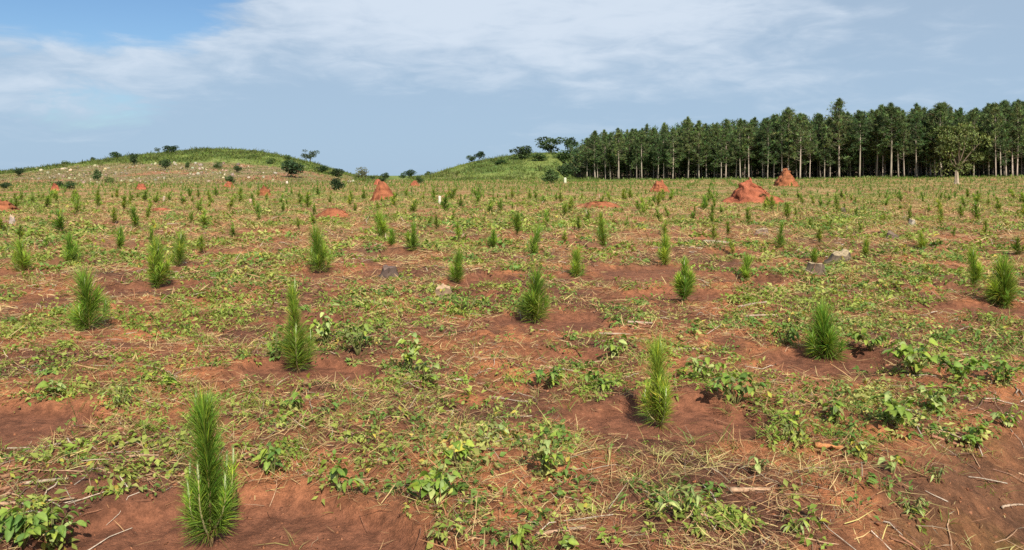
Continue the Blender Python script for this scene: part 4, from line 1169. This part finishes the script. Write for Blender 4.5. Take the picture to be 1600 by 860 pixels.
# ------------------------------------------------------------------ ground cover too fine to count
def scatter(n, y0, y1, rng, half=.70, power=1.0):
    u = rng.random(n) ** power; Y = y0 * (y1 / y0) ** u
    X = (rng.random(n) * 2 - 1) * (Y * (half - .03) + 1.7)       # a margin past the frame for a step aside
    return X, Y


def clear_of(X, Y):
    k = np.ones(len(X), bool)
    for mx, my, mr in MXY: k &= np.hypot(X - mx, Y - my) > mr * .85
    return k


def litter():
    rng = np.random.default_rng(31); X, Y = scatter(265000, 2.5, 60, rng)
    b = bare_at(X, Y); d = fbm(X * 1.3, Y * 1.3, 44, 4); k = (rng.random(len(X)) < (1 - b * .97) * (.16 + .84 * sstep(d, .41, .57)) * (1 - .80 * bank_at(X, Y)) * np.interp(Y, [3, 6, 10], [.62, .8, 1])) & clear_of(X, Y)
    X, Y = X[k], Y[k]; n = len(X); print('litter', n)
    Z = G(X, Y); a = rng.random(n) * 6.283; el = np.abs(rng.normal(size=n)) * .22
    D = np.stack([np.cos(a) * np.cos(el), np.sin(a) * np.cos(el), np.sin(el)], 1)
    L = (.04 + .14 * rng.random(n) ** 2) * np.clip(Y / 8, 1, 2.4); Wd = (.0018 + .0035 * rng.random(n) ** 2) * np.clip(Y / 4.6, 1, 6)
    pal = np.array([[.46, .335, .15], [.39, .24, .112], [.33, .155, .070], [.21, .10, .055], [.33, .265, .18], [.40, .345, .12]])
    C = pal[rng.choice(6, n, p=[.20, .23, .25, .17, .06, .09])] * (.75 + .5 * rng.random((n, 1)))
    bend = rng.normal(size=(n, 3)) * np.array([.25, .25, .12])
    V, F, C = strips(np.stack([X, Y, Z + .004 + .02 * rng.random(n) ** 2], 1), D, L, Wd, bend, 2, C, .3, .8, rng, np.tile([[0, 0, 1.]], (n, 1)) + rng.normal(size=(n, 3)) * .4)
    tag(ob('dry_litter', mesh_np('dry_litter', V, F, M_STRAW, C)), 'dry straw, needles and chaff strewn over the red soil', 'litter', None, 'stuff')


def grass():
    rng = np.random.default_rng(32); X, Y = scatter(31000, 2.6, 60, rng)
    b = bare_at(X, Y); g = green_at(X, Y); d = fbm(X * .8, Y * .8, 46, 4)
    k = (rng.random(len(X)) < (1 - b * .985) * (.05 + .45 * g + .5 * sstep(d, .48, .60)) * np.interp(Y, [3, 6, 10], [.5, .75, 1]) * (1 - .8 * bank_at(X, Y))) & clear_of(X, Y)
    X, Y = X[k], Y[k]; n = len(X); nb = 8; print('grass tufts', n)
    dry = rng.random(n) < (.70 - .35 * green_at(X, Y))
    sz = (.05 + .10 * rng.random(n) ** 1.6) * np.where(dry, .9, 1.0)
    X2 = np.repeat(X, nb) + rng.normal(size=n * nb) * .022 * np.repeat(np.clip(Y / 6, 1, 4), nb); Y2 = np.repeat(Y, nb) + rng.normal(size=n * nb) * .022 * np.repeat(np.clip(Y / 6, 1, 4), nb)
    Z = G(X2, Y2); N = n * nb; a = rng.random(N) * 6.283; th = .2 + .75 * rng.random(N) + np.repeat(dry, nb) * .3
    D = np.stack([np.cos(a) * np.sin(th), np.sin(a) * np.sin(th), np.cos(th)], 1)
    cg = np.where(dry[:, None], vary([.42, .34, .140], n, .2, rng), vary([.205, .235, .052], n, .25, rng))
    C = np.repeat(cg, nb, 0) * (.8 + .4 * rng.random((N, 1)))
    bend = np.stack([np.cos(a), np.sin(a), -np.ones(N)], 1) * (.1 + .35 * rng.random((N, 1)))
    V, F, C = strips(np.stack([X2, Y2, Z - .004], 1), D, np.repeat(sz, nb) * (.6 + .7 * rng.random(N)) * np.clip(Y2 / 12, 1, 1.8), (.0026 + .0022 * rng.random(N)) * np.clip(Y2 / 6, 1, 5), bend, 2, C, .15, .9, rng)
    tag(ob('weed_grass', mesh_np('weed_grass', V, F, M_LEAF, C)), 'thin green and straw-coloured grass growing between the seedlings', 'grass', None, 'stuff')


def weeds_small():
    rng = np.random.default_rng(33); X, Y = scatter(24500, 2.7, 70, rng)
    b = bare_at(X, Y); g = green_at(X, Y)
    k = (rng.random(len(X)) < (1 - b * .985) * (.04 + .96 * g ** 1.3) * (1 - .8 * bank_at(X, Y))) & clear_of(X, Y)
    X, Y = X[k], Y[k]; n = len(X); nb = 15; print('weed clumps', n)
    R0 = (.035 + .055 * rng.random(n)) * np.clip(Y / 7, 1, 3.2); Hh = R0 * (.5 + .7 * rng.random(n)) * np.clip(9 / Y, .75, 1)
    N = n * nb; a = rng.random(N) * 6.283; rr = np.sqrt(rng.random(N)); Rn = np.repeat(R0, nb)
    X2 = np.repeat(X, nb) + Rn * rr * np.cos(a); Y2 = np.repeat(Y, nb) + Rn * rr * np.sin(a)
    Z = G(X2, Y2) + np.repeat(Hh, nb) * (1 - .6 * rr * rr) * (.35 + .75 * rng.random(N))
    D = nrm(np.stack([np.cos(a), np.sin(a), rng.normal(size=N) * .45 - .1], 1) + rng.normal(size=(N, 3)) * .35)
    Nn = nrm(np.stack([np.zeros(N), np.zeros(N), np.ones(N)], 1) + rng.normal(size=(N, 3)) * .45)
    sp = rng.integers(0, 4, n); hue = fbm(X * .7, Y * .7, 48, 3)
    base = np.array([[.200, .270, .042], [.270, .305, .064], [.130, .215, .042], [.340, .345, .098]])[np.clip((hue * 6 - 1.2 + rng.normal(size=n) * .6).astype(int), 0, 3)]
    C = np.repeat(base * (.8 + .4 * rng.random((n, 1))), nb, 0) * (.75 + .5 * rng.random((N, 1)))
    old = rng.random(N) < .05; C[old] = C[old] * np.array([1.5, 1.1, .9])
    L = np.repeat((.022 + .026 * rng.random(n)) * np.clip(Y / 7, 1, 3.0), nb) * (.7 + .6 * rng.random(N)); ar = np.repeat(.35 + .35 * rng.random(n), nb)
    V, F, C = leaves(np.stack([X2, Y2, Z], 1), D, Nn, L, L * ar, C, .22, .25)
    tag(ob('low_weeds', mesh_np('low_weeds', V, F, M_LEAF, C)), 'low small-leaved green weeds carpeting the red soil', 'weeds', None, 'stuff')


def twigs_and_clods():
    rng = np.random.default_rng(34); X, Y = scatter(7800, 2.6, 26, rng)
    b = bare_at(X, Y); d = fbm(X * .9, Y * .9, 47, 4); k = rng.random(len(X)) < (1 - b * .95) * (.12 + .88 * sstep(d, .48, .64)); X, Y = X[k], Y[k]; n = len(X)
    Z = G(X, Y); mb = MB(); print('twigs', n)
    L = .08 + .28 * rng.random(n) ** 2; a = rng.random(n) * 6.283; r = (.0022 + .0045 * rng.random(n) ** 2) * np.clip(Y / 7, 1, 2.5)
    ns, m = 4, 4; t = np.linspace(-.5, .5, m)
    dx, dy = np.cos(a), np.sin(a); bn = rng.normal(size=(n, m)) * .05
    Px = X[:, None] + L[:, None] * (t * dx[:, None] - bn * dy[:, None]); Py = Y[:, None] + L[:, None] * (t * dy[:, None] + bn * dx[:, None])
    Pz = G(Px.ravel(), Py.ravel()).reshape(n, m); lin = Pz[:, :1] * (.5 - t) + Pz[:, -1:] * (.5 + t); Pz = np.maximum(Pz, lin) + r[:, None] * .8 + (rng.random(n) * .02)[:, None] * (t + .5)
    an = np.linspace(0, 6.283, ns, endpoint=False)
    rad = r[:, None] * (1 - .5 * (t + .5))
    V = np.stack([Px, Py, Pz], -1)[:, :, None] + rad[:, :, None, None] * (np.cos(an)[None, None, :, None] * np.stack([-dy, dx, 0 * dx], -1)[:, None, None] + np.sin(an)[None, None, :, None] * np.array([0, 0, 1.]))
    i = np.arange(m - 1)[:, None] * ns; kk = np.arange(ns)[None]; F0 = np.stack([i + kk, i + (kk + 1) % ns, i + ns + (kk + 1) % ns, i + ns + kk], -1).reshape(-1, 4)
    F = (np.arange(n)[:, None, None] * ns * m + F0[None]).reshape(-1, 4)
    pal = np.array([[.33, .21, .12], [.24, .12, .065], [.34, .28, .21], [.15, .085, .055]])
    C = np.repeat(pal[rng.integers(0, 4, n)] * (.75 + .5 * rng.random((n, 1))), ns * m, 0)
    tag(ob('fine_twigs', mesh_np('fine_twigs', V, F, M_STICK, C, True)), 'small broken twigs scattered over the soil', 'twigs', None, 'stuff')
    X, Y = scatter(15000, 2.6, 16, rng); b = bare_at(X, Y); k = rng.random(len(X)) < (.75 + b * .25); X, Y = X[k], Y[k]; n = len(X)
    v = np.array([[1, 0, 0], [-1, 0, 0], [0, 1, 0], [0, -1, 0], [0, 0, 1], [0, 0, -1.]]); f = np.array([[0, 2, 4], [2, 1, 4], [1, 3, 4], [3, 0, 4], [2, 0, 5], [1, 2, 5], [3, 1, 5], [0, 3, 5]]); sz = (.004 + .013 * rng.random(n) ** 5) * np.clip(Y / 6, 1, 2)
    Mx = rand_rot(n, rng) * sz[:, None, None] * (.5 + .9 * rng.random((n, 1, 3))); Mx[:, 2] *= .55; V, F = replicate(v, f, Mx, np.stack([X, Y, G(X, Y) + sz * .12], 1))
    V = V + rng.normal(size=V.shape) * np.repeat(sz, len(v))[:, None] * .3
    pal = np.array([[.24, .098, .048], [.20, .083, .043], [.15, .065, .038], [.27, .12, .064]])
    C = np.repeat(pal[rng.choice(4, n, p=[.35, .35, .15, .15])] * (.8 + .4 * rng.random((n, 1))), len(v), 0)
    tag(ob('soil_clods', mesh_np('soil_clods', V, F, M_CLOD, C)), 'loose crumbs and clods of red earth', 'clods', None, 'stuff')


def far_cover():
    rng = np.random.default_rng(35); X, Y = scatter(70000, 24, 235, rng, .68, .9)
    px = field_px(X, Y); lim = np.interp(px, [0, 480, 600, 700, 880, 960, 1600], [135, 150, 230, 215, 225, 215, 200])
    g = green_at(X, Y); k = (Y < lim) & (rng.random(len(X)) < .35 + .6 * g) & clear_of(X, Y); X, Y, g = X[k], Y[k], g[k]
    nb = 3; n = len(X); N = n * nb; print('far tufts', n)
    X2 = np.repeat(X, nb) + rng.normal(size=N) * np.repeat(Y * .0035, nb); Y2 = np.repeat(Y, nb) + rng.normal(size=N) * np.repeat(Y * .004, nb); Z = G(X2, Y2)
    a = rng.random(N) * 6.283; th = .3 + .9 * rng.random(N); D = np.stack([np.cos(a) * np.sin(th), np.sin(a) * np.sin(th), np.cos(th)], 1)
    mixv = np.clip(g * .70 + .3 * fbm(X * .3, Y * .2, 49, 3) + rng.normal(size=n) * .22, 0, 1)[:, None]
    c = np.array([.38, .275, .115]) * (1 - sstep(mixv, .25, .55)) + np.array([.185, .205, .050]) * sstep(mixv, .32, .62)
    C = np.repeat(c * (.75 + .5 * rng.random((n, 1))), nb, 0)
    V, F, C = strips(np.stack([X2, Y2, Z - .01], 1), D, (.06 + .14 * rng.random(N)) * np.clip(Y2 / 60, 1, 1.9), .012 + Y2 * .0009, np.tile([[0, 0, -.2]], (N, 1)), 1, C, .4, .9, rng)
    tag(ob('field_cover', mesh_np('field_cover', V, F, M_LEAF, C)), 'olive and straw-coloured low growth over the distant field', 'weeds', None, 'stuff')


def hill_cover():
    rng = np.random.default_rng(36); n = 46000; px = rng.random(n) * 1000 - 60; Y = 105 + 200 * rng.random(n) ** .8; X = (px - 800) / FPX * Y; Z = H(X, Y)
    y = HORIZ + FPX * (CAM_H - Z) / Y; edge = np.interp(px, [0, 130, 220, 330, 420, 480, 540, 560], [274, 262, 254, 253, 258, 266, 276, 282]) + (fbm(X * .06, Y * .05, 81, 4) - .5) * 12
    left = px < 610; meadow = np.where(left, y < edge, Y > 205); hn = fbm(X * .11, Y * .08, 84, 4)
    k = np.where(left, Y > 110, Y > 205) & (rng.random(n) < np.where(meadow, .75, .40)) & ((px < 600) | (px > 640)); X, Y, Z, meadow, hn = X[k], Y[k], Z[k], meadow[k], hn[k]
    n = len(X); nb = 3; N = n * nb; print('hill tufts', n)
    X2 = np.repeat(X, nb) + rng.normal(size=N) * .5; Y2 = np.repeat(Y, nb) + rng.normal(size=N) * .5; Z2 = H(X2, Y2)
    a = rng.random(N) * 6.283; th = .2 + .9 * rng.random(N); D = np.stack([np.cos(a) * np.sin(th), np.sin(a) * np.sin(th), np.cos(th)], 1)
    c = np.where(meadow[:, None], vary([.155, .195, .046], n, .25, rng) * np.where(hn > .52, .7, 1.05)[:, None], np.where(rng.random((n, 1)) < .45, vary([.15, .17, .05], n, .25, rng), vary([.27, .21, .10], n, .25, rng)))
    scr = fbm(X * .35, Y * .25, 88, 3); hgt = np.where(meadow, .35 + .75 * rng.random(n) * (hn > .5) + 1.3 * sstep(scr, .58, .66) * rng.random(n), .22 + .2 * rng.random(n)); c = c * np.where(meadow, 1 - .30 * sstep(scr, .58, .66), 1)[:, None]
    V, F, C = strips(np.stack([X2, Y2, Z2 - .03], 1), D, np.repeat(hgt, nb), .12 + .17 * rng.random(N), np.tile([[0, 0, -.2]], (N, 1)), 1, np.repeat(c, nb, 0) * (.8 + .4 * rng.random((N, 1))), .4, .9, rng)
    tag(ob('hill_grass', mesh_np('hill_grass', V, F, M_LEAF, C)), 'rough green grass and scrub covering the two hills', 'grass', None, 'stuff')
    # pale boulders strewn over the slope
    v, f = ico(2); T = []
    cl = [(60, 268), (95, 266), (110, 278), (130, 275), (160, 262), (185, 270), (240, 258), (255, 272), (272, 256), (305, 274), (318, 262), (355, 275), (345, 258), (385, 266), (70, 280), (140, 285), (210, 282), (440, 275), (545, 283)]
    for cx, cy in cl:
        for _ in range(16):
            qx, qy = cx + rng.normal() * 15, cy + rng.normal() * 3.6
            if 255 < qy < 290: T.append(ground_px(qx, qy))
    for _ in range(60): T.append(ground_px(10 + rng.random() * 490, 258 + 30 * rng.random()))
    T = np.array(T); n = len(T); sz = (.09 + .34 * rng.random(n) ** 3) * T[:, 1] / 170
    Mx = rand_rot(n, rng) * sz[:, None, None] * (.6 + .7 * rng.random((n, 1, 3)))
    V, F = replicate(v, f, Mx, np.stack([T[:, 0], T[:, 1], H(T[:, 0], T[:, 1]) + sz * .3], 1)); V += rng.normal(size=V.shape) * np.repeat(sz, len(v))[:, None] * .08
    C = np.repeat(vary([.27, .225, .155], n, .28, rng), len(v), 0)
    tag(ob('slope_rocks', mesh_np('slope_rocks', V, F, M_ROCK, C)), 'many small pale rocks strewn over the brown slope of the left hill', 'rocks', None, 'stuff')


def forest_foot():
    rng = np.random.default_rng(37); n = 9000; px = 890 + rng.random(n) * 740; Y = edge_Y(px) - 5 + 16 * rng.random(n); X = (px - 800) / FPX * Y; Z = H(X, Y)
    h = .25 + .8 * rng.random(n) ** 3; D = nrm(np.stack([rng.normal(size=n) * .5, rng.normal(size=n) * .5, np.ones(n)], 1))
    V, F, C = strips(np.stack([X, Y, Z - .03], 1), D, h, .16 + .2 * rng.random(n), np.tile([[0, 0, -.15]], (n, 1)), 1, vary([.105, .145, .034], n, .25, rng), .4, .9, rng)
    tag(ob('undergrowth', mesh_np('undergrowth', V, F, M_BUSH, C)), 'strip of green undergrowth along the foot of the pines', 'undergrowth', None, 'stuff')


litter(); grass(); weeds_small(); twigs_and_clods(); far_cover(); hill_cover(); forest_foot()
